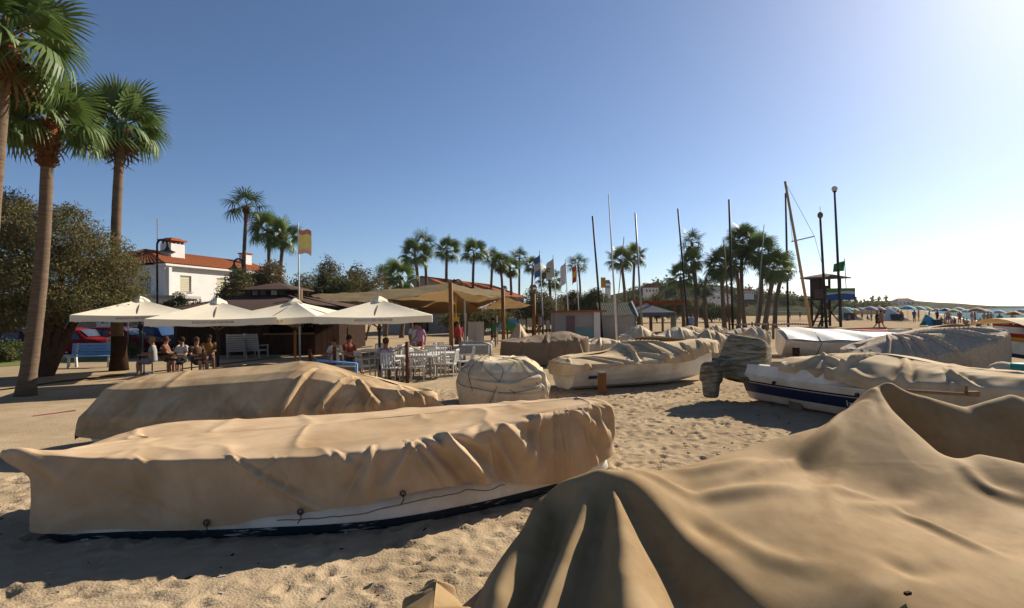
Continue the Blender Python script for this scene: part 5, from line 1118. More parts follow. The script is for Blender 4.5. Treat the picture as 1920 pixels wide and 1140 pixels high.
fm = lambda *c: [K('flag%d' % i + str(c), *x) for i, x in enumerate(c)]
yr = [K('flagred', .58, .10, .06), K('flagyellow', .85, .55, .06)]
flagpole(562, 0, 559, 417, 24, 'red and yellow banded flag on white pole above the kiosk', [0, 1, 1, 1, 2], 1, (.62, 1.05), .25, [K('flagpalered', .70, .25, .16), K('flagpaleyellow', .95, .78, .25), K('flagpink', .90, .50, .40)], wpole=.045)
flagpole(1019, 0, 1012, 470, 40, 'blue and white flag, leftmost of the four beach flags', [0, 1, 0], -1, (.66, 1.5), .75, [K('flagblue', .08, .20, .45), K('flagcream', .70, .64, .50)])
flagpole(1046, 0, 1037, 478, 43, 'cream flag with a dark ring emblem among the four beach flags', [0], -1, (.85, 1.35), .7, [K('flagcream', .70, .64, .50)], True)
flagpole(1067, 0, 1060, 486, 46, 'plain white flag between the emblem flag and the red one', [0], -1, (.72, 1.7), .8, [K('flagwhite', .78, .77, .74)])
flagpole(1087, 0, 1080, 490, 50, 'red and yellow flag, rightmost of the four beach flags', [0, 1, 0], -1, (.6, 1.5), .8, [K('flagred', .58, .10, .06), K('flagyellow', .85, .55, .06)])
t = tag(mast(1134, 600, 1129, 519, 60, .05, .05, m_whitemetal, 'banner_pole', 'small yellow topped banner above the rounded green tree', 'banner')[0])
b = MB(); q = at(1131, 530, 60); b.box(q, (.5, .1, 1.1)); b.build('banner', m_yellow, t)
# ------------------------------------------------------------------ people
sk = [K('skin light', .48, .29, .20), K('skin tan', .36, .20, .13), K('skin dark', .22, .12, .075)]
hairm = [K('hair dark', .03, .02, .015), K('hair brown', .09, .05, .03), K('hair fair', .30, .21, .10)]
def person_mesh(pose):
    """one continuous skinned body; returns mesh and joints (metres, feet at z = 0, facing -Y)"""
    if pose == 'sit':
        J = dict(pel=(0, 0, .50), chest=(0, -.02, .88), neck=(0, -.02, 1.06), head=(0, -.05, 1.22), top=(0, -.04, 1.32), kl=(.12, -.46, .50), kr=(-.12, -.46, .50), fl=(.13, -.44, .06), fr=(-.13, -.44, .06), tl=(.13, -.62, .03), tr=(-.13, -.62, .03),
                 sl=(.19, 0, .99), sr=(-.19, 0, .99), el=(.25, -.12, .74), er=(-.25, -.12, .74), hl=(.14, -.38, .74), hr=(-.14, -.38, .74))
    elif pose == 'walk':
        J = dict(pel=(0, 0, .93), chest=(0, -.02, 1.28), neck=(0, -.02, 1.46), head=(0, -.05, 1.60), top=(0, -.04, 1.71), kl=(.10, -.16, .52), kr=(-.10, .05, .50), fl=(.10, -.24, .08), fr=(-.10, .36, .12), tl=(.11, -.40, .03), tr=(-.11, .24, .03),
                 sl=(.19, 0, 1.39), sr=(-.19, 0, 1.39), el=(.25, .12, 1.14), er=(-.25, -.10, 1.13), hl=(.25, .08, .90), hr=(-.23, -.25, .95))
    else:
        J = dict(pel=(0, 0, .93), chest=(0, -.01, 1.28), neck=(0, -.02, 1.46), head=(0, -.04, 1.60), top=(0, -.03, 1.71), kl=(.10, -.02, .50), kr=(-.11, -.03, .50), fl=(.11, .02, .08), fr=(-.13, .02, .08), tl=(.13, -.15, .03), tr=(-.15, -.15, .03),
                 sl=(.19, 0, 1.39), sr=(-.19, 0, 1.39), el=(.26, .03, 1.13), er=(-.27, .02, 1.13), hl=(.25, -.10, .90), hr=(-.24, -.12, .92))
    names = list(J); rad = dict(pel=(.155, .12), chest=(.16, .115), neck=(.055, .06), head=(.085, .105), top=(.06, .075), kl=(.062, .062), kr=(.062, .062), fl=(.042, .045), fr=(.042, .045), tl=(.04, .03), tr=(.04, .03), sl=(.065, .06), sr=(.065, .06), el=(.043, .043), er=(.043, .043), hl=(.034, .036), hr=(.034, .036))
    E = [('pel', 'chest'), ('chest', 'neck'), ('neck', 'head'), ('head', 'top'), ('pel', 'kl'), ('kl', 'fl'), ('fl', 'tl'), ('pel', 'kr'), ('kr', 'fr'), ('fr', 'tr'), ('chest', 'sl'), ('sl', 'el'), ('el', 'hl'), ('chest', 'sr'), ('sr', 'er'), ('er', 'hr')]
    me = bpy.data.meshes.new('tmp'); me.from_pydata([J[k] for k in names], [(names.index(a), names.index(b)) for a, b in E], [])
    o = bpy.data.objects.new('tmp', me); C.objects.link(o); md = o.modifiers.new('s', 'SKIN')
    for i, k in enumerate(names): me.skin_vertices[0].data[i].radius = rad[k]
    me.skin_vertices[0].data[0].use_root = True
    o.modifiers.new('d', 'SUBSURF').levels = 1
    bpy.context.view_layer.update(); dg = bpy.context.evaluated_depsgraph_get(); r = bpy.data.meshes.new_from_object(o.evaluated_get(dg)); bpy.data.objects.remove(o); r.name = 'body'
    r.polygons.foreach_set('use_smooth', np.ones(len(r.polygons), dtype=bool)); return r, J
PM = {p: person_mesh(p) for p in ('stand', 'walk', 'sit')}
def tubeloc(pts, r, n=10):
    b = MB(); b.tube(pts, r, n); return b
def person(loc, pose, rz_, label, shirt, short, hair=0, skin=1, hat=None, h=1.0, group=None, bare=False, detail=True):
    me, J = PM[pose]; t = thing('person', label, 'person', (0, 0, 0), group); v = {k: np.array(x) for k, x in J.items()}
    o = bpy.data.objects.new('body', me); C.objects.link(o); o.parent = t
    if not me.materials: me.materials.append(sk[0])
    o.material_slots[0].link = 'OBJECT'; o.material_slots[0].material = sk[skin]
    if not bare:
        b = MB(); b.grid(np.array([[p + np.array([a * math.cos(q), c * math.sin(q), 0]) for p, a, c in ((v['pel'] + [0, 0, .02], .185, .14), ((v['pel'] + v['chest']) / 2, .178, .135), (v['chest'], .19, .135), (v['chest'] + [0, 0, .10], .17, .11), (v['neck'] - [0, 0, .03], .075, .075))] for q in np.arange(14) * 2 * math.pi / 14]), True)
        for s_ in 'lr': b.tube([v['s' + s_] * [.8, 1, 1], v['s' + s_], v['s' + s_] * .35 + v['e' + s_] * .65], [.085, .082, .068], 10)
        b.build('shirt', shirt, t, True)
    b = MB()
    for s_ in 'lr': b.tube([v['pel'] + [(.06 if s_ == 'l' else -.06), 0, .06], v['pel'] * .72 + v['k' + s_] * .28 + [(.03 if s_ == 'l' else -.03), 0, 0], v['pel'] * .2 + v['k' + s_] * .8], [.115, .115, .098], 10)
    b.build('shorts', short, t, True)
    if detail:
        b = MB(); b.ball(v['head'] + [0, .025, .035], (.098, .108, .115), 12, 8); b.build('hair', hairm[hair], t, True)
        b = MB(); hd = v['head']; b.ball(hd + [0, -.105, -.005], (.016, .024, .026), 8, 6); b.build('nose', sk[skin], t)
        for sx in (-.035, .035): b = MB(); b.ball(hd + [sx, -.096, .02], .012, 6, 5); b.build('eye', hairm[0], t)
        b = MB(); b.box(hd + [0, -.098, -.05], (.045, .012, .010)); b.build('mouth', m_red, t)
        for s_, sg in (('l', 1), ('r', -1)):
            hnd = v['h' + s_]; fd = (v['h' + s_] - v['e' + s_]); fd /= np.linalg.norm(fd); b = MB()
            for k in range(4): 
                of = np.array([0, (k - 1.5) * .02, 0]); b.tube([hnd + of, hnd + of + fd * .05, hnd + of + fd * (.085 + .012 * (k in (1, 2))) + [-sg * .02, 0, 0]], [.011, .010, .007], 6)
            b.tube([hnd, hnd + fd * .02 + [0, -.045, 0], hnd + fd * .05 + [0, -.05, 0]], [.012, .011, .008], 6); b.build('hand', sk[skin], t, True)
    if hat is not None:
        b = MB(); b.lathe([(.17, .055), (.115, .06), (.11, .13), (.06, .16)], v['head'], 14); b.build('hat', hat, t)
    return place(t, loc, R(rz_), h, label)
S_ = lambda *c: K('cloth' + str(c), *c)
G1 = 'people on the terrace'
person(gx(722, 17.0), 'sit', 165, 'seated person in a pale lilac shirt behind the dark parasol pole', S_(.50, .48, .56), S_(.3, .3, .34), 1, 1, group=G1)
person(gx(627, 18.4), 'sit', -110, 'seated person in a white shirt leaning near the rope post', S_(.62, .60, .60), S_(.35, .12, .10), 1, 1, group=G1)
person(gx(653, 19.4), 'sit', 60, 'seated person in a dark red top before the bar counter', S_(.25, .06, .05), S_(.05, .05, .07), 0, 1, group=G1)
person(gx(779, 23.2), 'stand', 20, 'standing person in a white top under the edge of the reed canopy', S_(.66, .64, .66), S_(.08, .08, .12), 0, 1, group=G1)
person(gx(788, 22.4), 'walk', -60, 'person in a pink shirt and red shorts beside the standing one', S_(.55, .30, .42), S_(.35, .05, .06), 1, 0, group=G1)
person(gx(287, 19.8), 'sit', -60, 'seated person in a grey white shirt at the left dark table', S_(.36, .35, .34), S_(.25, .26, .32), 2, 1, group=G1)
person(gx(309, 20.3), 'sit', 110, 'seated person in a printed red top at the left dark table', S_(.25, .11, .08), S_(.10, .06, .05), 1, 0, group=G1)
person(gx(342, 19.6), 'sit', -20, 'seated person in white beside the kiosk wall', S_(.62, .60, .58), S_(.05, .05, .06), 0, 1, group=G1)
person(gx(367, 19.3), 'sit', 60, 'seated person in a dark brown top at the table by the kiosk wall', S_(.10, .06, .045), S_(.06, .05, .06), 1, 0, group=G1)
person(gx(392, 21.5), 'sit', 30, 'seated person in an ochre top in the shade of the kiosk', S_(.28, .16, .05), S_(.06, .05, .06), 0, 2, group=G1)
person(gx(205, 26.0), 'sit', 150, 'person in a red cap sitting behind the blue bench', S_(.50, .30, .25), S_(.08, .08, .12), 1, 0, hat=m_red)
person(gx(1295, 44), 'stand', 10, 'standing person in a light blue shirt under the low palms', S_(.22, .32, .60), S_(.03, .03, .04), 0, 1)
person(gx(858, 25), 'stand', 40, 'standing person in red at the back of the terrace', S_(.45, .06, .06), S_(.05, .05, .06), 0, 1, group=G1)
person(gx(925, 33), 'stand', 0, 'standing person in green by the playground', S_(.06, .22, .10), S_(.1, .1, .1), 0, 1)

# ------------------------------------------------------------------ cars, bench, planting on the left
def make_car(body, label, loc, rz_, L=4.2):
    t = thing('parked_car', label, 'car', (0, 0, 0), 'cars parked along the road'); W_ = .86
    prof = [(-2.1, .32), (-2.12, .62), (-2.02, .86), (-1.75, .93), (-1.45, 1.38), (-.9, 1.47), (.1, 1.46), (.55, 1.36), (1.05, .96), (1.75, .84), (2.05, .70), (2.1, .40), (2.0, .28)]
    b = MB(); G = []
    for x, z in prof:
        in_ = .20 * max(0, (z - .9) / .5); G.append([(x, -W_ + in_ - .0, z), (x, -W_ + in_ + .10, z + .05), (x, 0, z + .07), (x, W_ - in_ - .10, z + .05), (x, W_ - in_, z)])
    G = np.array(G); b.grid(G)
    for sg, j in ((-1, 0), (1, 4)):
        up = G[:, j]; lo = up.copy(); lo[:, 2] = .28; lo[:, 1] = sg * (W_ - .02); b.grid(np.stack([lo, np.stack([lo[:, 0], np.full(len(lo), sg * W_), np.minimum(up[:, 2], .85)], 1), up], 1), flip=sg < 0)
    b.build('body', body, t, True)
    for sg in (-1, 1):
        for x0, x1 in ((-1.35, -.42), (-.36, .72)):
            b = MB(); y = lambda z: sg * (W_ - .20 * max(0, (z - .9) / .5) + .012); xa, xb = (x0 + .12 if x0 < -1 else x0), (x1 - .28 if x1 > .5 else x1); b.prism([(x0, y(.92), .92), (x1 + .1 * (x1 > .5), y(.92), .92), (xb, y(1.36), 1.36), (xa, y(1.36), 1.36)], (0, 0, 0), (0, sg * .01, 0)); b.build('window', m_glass, t)
        for x in (-1.3, 1.32):
            b = MB(); b.tube([(x, sg * .70, .31), (x, sg * .875, .31)], .31, 18); wh = b.build('wheel', K('tyre', .02, .02, .02), t); b = MB(); b.tube([(x, sg * .87, .31), (x, sg * .885, .31)], .19, 14); b.build('rim', m_greymetal, wh)
        b = MB(); b.ball((2.02, sg * .62, .66), (.07, .17, .08), 10, 6); b.build('headlight', m_whitemetal, t); b = MB(); b.ball((-2.06, sg * .66, .78), (.05, .12, .1), 10, 6); b.build('tail_light', m_red, t)
    b = MB(); b.add([(.62, -.60, 1.345), (.62, .60, 1.345), (1.08, .70, .99), (1.08, -.70, .99)], [(0, 1, 2, 3)][::-1]); b.v[0] += [.03, 0, .07]; b.build('windscreen', m_glass, t)
    b = MB(); b.box((0, 0, .36), (3.6, 1.5, .14)); b.build('underbody', m_darkmetal, t)
    return place(t, loc, rz_, 1)
paint = lambda n, *c: K(n, *c, rough=.3)
az_ = math.atan2(4, 78)
make_car(paint('paintred', .22, .012, .015), 'dark red hatchback parked behind the big tamarisk trunk', gx(140, 30.0), az_ + .05)
make_car(paint('paintmaroon', .16, .015, .02), 'maroon car parked right of the dark red hatchback', gx(222, 31.5), az_)
make_car(paint('paintblue', .05, .09, .20), 'dark blue car with pale windows behind the leftmost parasol', gx(262, 33.8), az_ + math.pi)
make_car(paint('paintsilver', .30, .30, .31), 'silver car half hidden by the leaning palm', gx(70, 31.0), az_)
make_car(paint('paintblack', .02, .02, .025), 'black car at the left edge behind low bushes', gx(10, 29.0), az_ + math.pi)
t = thing('park_bench', 'sky blue slatted bench with white legs on the sandy path', 'bench', (0, 0, 0))
for k in range(4): b = MB(); b.box((0, -.20 + k * .12, .46), (1.85, .10, .035)); b.build('seat_slat', m_blue, t)
for k in range(4): b = MB(); b.box((0, .24 + k * .022, .56 + k * .115), (1.85, .03, .10)); b.build('back_slat', m_blue, t)
for x in (-.75, .75):
    b = MB(); b.beam((x, -.24, 0), (x, -.20, .44), .08); b.beam((x, .24, 0), (x, .20, .44), .08); b.beam((x, -.26, .43), (x, .24, .43), .06); b.beam((x, .22, .43), (x, .33, .96), .05); b.build('leg', m_whitemetal, t)
place(t, gx(173, 22.7, .05), R(6), 1.0)
shrub('low_shrub', 'dark low bush at the left edge before the parked cars', 15, 640, 75, 26, .1, [m_leaf3, m_leaf], 1700, .13, 71, 'shrub', 'low bushes along the road')
shrub('low_shrub', 'low green bush between the maroon car and the straight palm', 248, 643, 30, 27.5, .1, [m_leaf3, m_leaf4], 900, .12, 72, 'shrub', 'low bushes along the road')
# low white building across the road
t = thing('white_shop', 'low white building across the road with dark openings', 'building', gx(110, 43)); c = gx(110, 43)
b = MB(); wall_with_holes(b, gx(-40, 41), np.array([1.0, .04, 0]), 14, 3.4, [(2.2, 3.6, 0, 2.2), (5.6, 8.4, .8, 2.4), (10, 11.6, 0, 2.3)], np.array([0, 1.0, 0]), 3.0); b.build('walls', m_white, t)
b = MB(); q = gx(-40, 41); b.box(q + [7, 1.6, 3.5], (14.6, 3.8, .2), .04); b.build('roof_slab', m_greywall, t)
for x0, x1, z0, z1 in ((2.2, 3.6, 0, 2.2), (5.6, 8.4, .8, 2.4), (10, 11.6, 0, 2.3)):
    b = MB(); b.box(q + [(x0 + x1) / 2, .5 + .04 * x0, (z0 + z1) / 2], (x1 - x0, .06, z1 - z0), .04); b.build('window' if z0 else 'door', m_glass, t)
for px, py, mat, lab in ((240, 577, K('balloonred', .75, .06, .05), 'red float hanging over the leftmost parasol'), (268, 573, K('balloonblue', .10, .45, .60), 'turquoise float hanging over the leftmost parasol')):
    b = MB(); q = at(px, py, 30); b.ball(q, (.42, .3, .28), 12, 8); b.ball(q + [.25, 0, .12], (.2, .2, .2), 10, 6); o = b.build('beach_float', mat, None, True); tag(o, lab, 'float')
    b = MB(); b.tube([[q[0], q[1], 0], q], .025, 6); b.build('stick', m_greymetal, o)
b = MB(); p0, p1 = gp(62, 781), gp(142, 771); b.tube([p0 + [0, 0, .012], (p0 + p1) / 2 + [0, .05, .012], p1 + [0, 0, .02]], .014, 6); tag(b.build('pink_rope', K('ropepink', .42, .12, .17)), 'faded pink rope lying on the sand left of the second boat', 'rope')

# ------------------------------------------------------------------ playground, signs, hut, pergola
t = thing('playground_frame', 'playground climbing frame with blue panels and a green and orange slide', 'playground', gx(950, 41)); q = gx(945, 41)
b = MB(); p = [at(925, 622, 41), at(940, 604, 41), at(941, 616, 41), at(928, 634, 41)]; b.prism(p, (0, 0, 0), (0, .08, 0)); b.build('blue_panel', m_blue, t)
b = MB(); p = [at(951, 598, 41), at(966, 597, 41), at(967, 610, 41), at(951, 611, 41)]; b.prism(p, (0, 0, 0), (0, .08, 0)); b.build('blue_panel', m_blue, t)
b = MB(); b.beam(at(951, 610, 40.8), at(975, 618, 40.8), .16, .5); b.build('slide_rail', K('playgreen', .10, .38, .12), t)
b = MB(); b.beam(at(953, 613, 40.9), at(978, 622, 40.9), .2, .5); b.build('slide', K('playorange', .65, .28, .06), t)
for px in (943, 951, 967): b = MB(); b.beam(gx(px, 41), at(px, 597, 41), .12); b.build('post', K('playgreen', .10, .38, .12) if px < 960 else m_blue, t)
def board(px0, px1, py0, py1, Y, mat, label, lines=0):
    a, c_ = at(px0, py0, Y), at(px1, py1, Y); t = thing('notice_board', label, 'sign', gx((px0 + px1) / 2, Y)); b = MB(); b.box((a + c_) / 2, (abs(c_[0] - a[0]), .06, abs(a[2] - c_[2]))); pn = b.build('panel', mat, t)
    for x in (a[0], c_[0]): b = MB(); b.beam([x, Y + .06, 0], [x, Y + .06, a[2] + .05], .07); b.build('post', m_darkwood, t)
board(988, 998, 597, 612, 38, m_shutter, 'cream notice board left of the blue trimmed one'); board(1010, 1017, 595, 610, 39, m_whitemetal, 'white and blue notice board between the first two flagpoles'); board(1024, 1031, 601, 617, 38, m_whitemetal, 'bright white notice board beside the second flagpole'); board(972, 986, 599, 609, 42, m_greywall, 'grey notice board behind the slide')
for k, (px, Y) in enumerate(((885, 34), (899, 34), (932, 36), (1003, 33), (1010, 33))):
    b = MB(); q = gx(px, Y); b.box(q + [0, 0, .75], (.5, .4, 1.5) if k < 2 else (.09, .09, 2.2), .1); tag(b.build('folded_parasol' if k < 2 else 'timber_post', [m_white, m_white, m_white, m_wood, m_wood][k]), ['white folded cover under the dark tree', 'second white folded cover under the dark tree', 'white upright post by the playground', 'left brown timber post at the flagpoles', 'right brown timber post at the flagpoles'][k], 'cover' if k < 2 else 'post')
# white hut with teal door
def hut(px0, px1, Y, dep, eave, label, mat, doors, gable=None):
    a, c_ = gx(px0, Y), gx(px1, Y); t = thing('beach_hut', label, 'hut', a, 'beach huts'); W_ = c_[0] - a[0]; b = MB(); b.box((a + c_) / 2 + [0, dep / 2, eave / 2], (W_, dep, eave)); b.build('walls', mat, t)
    for u, w_, h_, m_ in doors: b = MB(); b.box(a + [W_ * u, -.04, h_ / 2 + .02], (w_, .08, h_)); b.build('door', m_, t)
    return t, a, c_, W_
t, a, c_, W_ = hut(1040, 1122, 37, 3.5, 2.0, 'pale flat roofed beach hut behind the flagpoles', m_greywall, [(.36, .55, 1.75, K('mauvedoor', .22, .14, .14))])
b = MB(); b.box((a + c_) / 2 + [.2, 1.7, 2.06], (W_ + .6, 4.0, .12)); b.build('roof', m_tile, t); b = MB(); b.box(a + [W_ * .7, -.05, .62], (W_ * .5, .06, .75)); b.build('teal_band', K('tealdull', .20, .33, .34), t)
b = MB(); b.box(c_ + [-.12, -.06, 1.0], (.42, .16, 2.0)); b.build('pilaster', m_white, t)
t, a, c_, W_ = hut(1128, 1190, 39, 3.5, 1.75, 'grey beach hut with teal gable end and pitched roof', m_greywall, [])
b = MB(); rz_ = 2.65; roofplane(b, a + [-.15, -.2, 1.72], c_ + [.15, -.2, 1.72], a + [-.15, 1.7, rz_], c_ + [.15, 1.7, rz_], 16, .02); roofplane(b, c_ + [.15, 3.6, 1.72], a + [-.15, 3.6, 1.72], c_ + [.15, 1.7, rz_], a + [-.15, 1.7, rz_], 16, .02); b.build('roof', M('mossy roof', (.16, .16, .11), (.12, .12, .085), 4, .9), t)
b = MB(); b.prism([(0, 0, 0), (0, 3.4, 0), (0, 3.4, 1.7), (0, 1.7, 2.6), (0, 0, 1.7)], c_ + [.02, 0, 0], (.08, 0, 0)); b.build('gable_end', m_teal, t)
b = MB(); b.beam(c_ + [.16, -.25, 1.7], c_ + [.16, 1.7, rz_ + .05], .1, .14); b.beam(c_ + [.16, 3.6, 1.7], c_ + [.16, 1.7, rz_ + .05], .1, .14); b.build('barge_board', m_white, t)
# grey gazebo
t = thing('pop_up_gazebo', 'grey cloth gazebo right of the teal gabled hut', 'gazebo', gx(1222, 42)); c = gx(1222, 42) + [0, 1.6, 0]; S = 1.75; b = MB()
cs = [(-S, -S), (S, -S), (S, S), (-S, S)]
for i in range(4):
    p, q = np.array(cs[i]), np.array(cs[(i + 1) % 4]); b.grid(np.array([[c + [*(p * (1 - u) + q * u) * v, 2.65 - .75 * v ** .8] for v in np.linspace(.02, 1, 7)] for u in np.linspace(0, 1, 7)])); b.grid(np.array([[c + [*(p * (1 - u) + q * u), z] for z in (1.9, 1.65)] for u in (0, 1)]))
gzm = K('gazebogrey', .12, .125, .15); b.build('canopy', gzm, t)
for x, y in cs: b = MB(); b.beam(c + [x, y, 0], c + [x, y, 1.9], .06); b.build('leg', m_greymetal, t)
b = MB(); G = np.array([[c + [S + .05 * math.sin(u * 14), -S + 1.5 * u, z] for z in (1.8, .9, .1)] for u in np.linspace(0, 1, 14)]); b.grid(G); b.build('side_curtain', K('curtain', .38, .36, .33), t)
# orange timber pergola
t = thing('timber_pergola', 'orange brown timber pergola behind the grey gazebo', 'pergola', gx(1240, 50)); z_ = 2.65; x0, x1 = gx(1196, 50)[0], gx(1288, 50)[0]
for k in range(5):
    for Y in (50, 54): b = MB(); x = x0 + (x1 - x0) * k / 4; b.beam([x, Y, 0], [x, Y, z_], .16); b.build('post', m_wood, t)
for Y in (50, 54): b = MB(); b.beam([x0 - .3, Y, z_], [x1 + .3, Y, z_], .16, .22); b.build('beam', m_tile, t)
for k in range(15): b = MB(); x = x0 + (x1 - x0) * k / 14; b.beam([x, 49.5, z_ + .2], [x, 54.5, z_ + .2], .1, .16); b.build('rafter', m_tile, t)
# striped barrier tape
t = thing('barrier_tape', 'red and white barrier tape strung between the palm trunks', 'tape', gx(1430, 54)); b = MB(); u = np.linspace(0, 1, 61)
for k in range(60):
    a, c_ = [at(1368 + (1520 - 1368) * w_, 606.5 + .6 * math.sin(w_ * 14), 54) for w_ in (u[k], u[k + 1])]; b.add([a, c_, c_ + [0, 0, -.16], a + [0, 0, -.16]], [(0, 1, 2, 3)], k % 2)
b.build('tape', [K('tapered', .62, .12, .10), m_whitemetal], t)
for px in (1410, 1440, 1520): b = MB(); b.beam(gx(px, 54.05), at(px, 604, 54.05), .1); b.build('stake', m_greywood, t)
for k, px in enumerate((1437, 1449)):
    b = MB(); q = gx(px, 38); b.tube([q + [0, 0, -.1], q + [0, 0, 1.0]], .09, 8); tag(b.build('short_post', m_greywood), ['left pale short post before the dense palms', 'right pale short post before the dense palms'][k], 'post', 'short posts before the dense palms')

# ------------------------------------------------------------------ lifeguard tower
Y = 62; tw_ = thing('lifeguard_tower', 'brown lifeguard tower with roofed cabin and blue green banner', 'tower', gx(1560, Y)); z0, z1 = at(1560, 561, Y)[2], at(1560, 521, Y)[2]; xa, xb = gx(1541, Y)[0], gx(1576, Y)[0]
for x in (xa, xb):
    for y in (Y, Y + 2.1): b = MB(); b.beam([x, y, 0], [x, y, z1], .2); b.build('leg', m_darkwood, tw_)
for y in (Y, Y + 2.1):
    b = MB(); b.beam([xa, y, .3], [xb, y, z0 - .2], .1); b.beam([xb, y, .3], [xa, y, z0 - .2], .1); b.build('brace', m_darkwood, tw_)
b = MB(); b.box([(xa + xb) / 2, Y + 1, z0], (xb - xa + 2.2, 3.4, .16)); b.build('platform', m_darkwood, tw_)
b = MB(); b.box([xa + .15, Y + 1, (z0 + z1) / 2], (.5, 2.0, z1 - z0)); b.box([(xa + xb) / 2, Y + 2.0, (z0 + z1) / 2 - .3], (xb - xa, .1, (z1 - z0) * .6)); b.build('cabin_wall', m_darkwood, tw_)
b = MB(); rc = np.array([(xa + xb) / 2, Y + 1, z1]); b.lathe([(2.9, -.02), (2.9, .10), (1.4, .36), (.1, .55)], rc, 4); o = b.build('roof', K('towerroof', .13, .075, .06), tw_)
b = MB(); za, zb = at(1568, 541, Y)[2], at(1568, 563, Y)[2]; x0, x1 = gx(1541, Y)[0], gx(1594, Y)[0]; H = za - zb; mid = [K('bgreen', .10, .26, .06), K('bwhite', .55, .60, .66), K('bblue', .03, .10, .34)]
for k, (f0, f1) in enumerate(((0, .30), (.30, .5), (.5, 1))):
    G = np.array([[(x0 + (x1 - x0) * u, Y - 1.0, za - H * (f0 if k == 0 else f0 + .06 * math.sin(u * 5 + k))), (x0 + (x1 - x0) * u, Y - 1.0, za - H * (f1 + (.06 * math.sin(u * 5 + k + 1) if k < 2 else 0)))] for u in np.linspace(0, 1, 14)]); b.grid(G, mi=k)
b.build('banner', mid, tw_)
b = MB(); x = gx(1522, Y)[0]; b.box([(x + xa) / 2, Y - .6, (za + zb) / 2], (xa - x, .1, H * .9)); b.build('side_board', m_kioskroof, tw_)
b = MB(); b.beam([x - .2, Y - .4, 0], [xa, Y - .4, z0], .14); b.beam([x + .5, Y - .4, 0], [xa + .7, Y - .4, z0], .14)
for k in range(7): b.beam([x + (xa - x) * (k + .5) / 7.5 - .1, Y - .4, z0 * (k + .5) / 7.5], [x + (xa - x) * (k + .5) / 7.5 + .7, Y - .4, z0 * (k + .5) / 7.5], .08)
b.build('ladder', m_darkwood, tw_)
gf = thing('green_flag', 'bright green flag flying left of its pole on the lifeguard tower', 'flag', [gx(1586, Y)[0], Y, z0]); tp = at(1583.5, 485, Y); b = MB(); b.tube([[tp[0] + .15, Y, z0], tp], .04, 6); b.build('pole', m_greymetal, gf)
b = MB(); f0, f1 = at(1584, 489, Y), at(1563, 510, Y); G = np.array([[(f0[0] + (f1[0] - f0[0]) * u, Y + .25 * math.sin(u * 6 + v), f0[2] + (f1[2] - f0[2]) * v - .5 * u * (1 - .5 * v) ** 1 + .15 * u) for v in np.linspace(0, .9, 8)] for u in np.linspace(0, 1, 14)]); b.grid(G); b.build('flag', K('flaggreen', .02, .30, .03), gf, True)

# ------------------------------------------------------------------ bathers, beach umbrellas, tents
def make_umbrella():
    t = thing('beach_umbrella', 'beach umbrella', 'umbrella', (0, 0, 0), 'beach umbrellas by the water'); b = MB(); n = 8
    G = np.array([[(1.05 * v * math.cos(q), 1.05 * v * math.sin(q), 2.1 - .5 * v ** 1.8 - (.05 * (1 - math.cos(i % 2 * math.pi)) * 0)) for v in np.linspace(.02, 1, 6)] for i, q in enumerate(np.arange(16) * 2 * math.pi / 16)])
    f = MB(); f.grid(G, True); f.m = [((k // 5) // 2) % 2 for k in range(len(f.f))]; f.build('canopy', [m_white, m_white], t, True); b.tube([(0, 0, -.1), (0, 0, 2.2)], .022, 6); b.build('pole', m_whitemetal, t); return t
U0 = None
cols = [('orange and tan', (.55, .28, .12), (.50, .32, .18)), ('red and yellow', (.62, .07, .05), (.75, .50, .10)), ('pale green', (.45, .58, .48), (.55, .64, .55)), ('turquoise', (.08, .42, .55), (.10, .50, .60)), ('lime', (.45, .55, .12), (.55, .60, .25)), ('navy and white', (.06, .08, .20), (.6, .6, .6)), ('lilac', (.38, .33, .50), (.48, .42, .56)), ('pink', (.62, .28, .32), (.68, .40, .42)), ('white', (.72, .70, .66), (.65, .62, .58)), ('green and white', (.10, .32, .16), (.62, .62, .58))]
ups = [(1588, 95, 3), (1600, 102, 4), (1612, 105, 6), (1632, 88, 6), (1648, 98, 7), (1668, 100, 8), (1676, 94, 8), (1702, 82, 3), (1722, 88, 2), (1736, 92, 4), (1772, 84, 5), (1788, 80, 4), (1797, 92, 8), (1812, 86, 8), (1832, 74, 0), (1846, 78, 7), (1872, 84, 2), (1900, 66, 1), (1908, 80, 2), (1574, 110, 9), (1622, 112, 4), (1690, 110, 9), (1756, 100, 7), (1918, 72, 5)]
nb_ = ['by the lifeguard tower', 'in the middle of the bathers', 'near the water', 'at the right edge of the beach', 'beside the blue tent']
rng = random.Random(12); used = {}
for k, (px, Y, c_) in enumerate(ups):
    o = make_umbrella() if U0 is None else copy_tree(U0)
    if U0 is None: U0 = o
    q = gx(px, Y); q[2] = float(ground_z(q[0], q[1])); cn, ca, cb = cols[c_]
    wh = 'by the lifeguard tower' if px < 1615 else 'among the bathers left of the blue tent' if px < 1715 else 'behind the blue tent' if px < 1765 else 'among bathers above the grey woven cover' if px < 1860 else 'near the right edge of the beach'
    lab = '%s beach umbrella %s' % (cn, wh); used[lab] = used.get(lab, 0) + 1
    if used[lab] == 2: lab = 'farther ' + lab
    if used[lab.replace('farther ', '')] == 3: lab = lab.replace('beach umbrella', 'beach umbrella half hidden')
    place(o, q, rng.uniform(0, 6), rng.uniform(.92, 1.1), lab)
    for ch in o.children:
        if ch.name.startswith('canopy'):
            for s_, cc in zip(ch.material_slots, (ca, cb)): s_.link = 'OBJECT'; s_.material = K('umb' + str(cc), *cc)
rng = random.Random(21)
swim = [('red', (.5, .06, .05)), ('black', (.02, .02, .02)), ('blue', (.05, .12, .4)), ('white', (.65, .62, .6)), ('green', (.06, .25, .12)), ('yellow', (.6, .45, .08)), ('purple', (.2, .08, .25))]
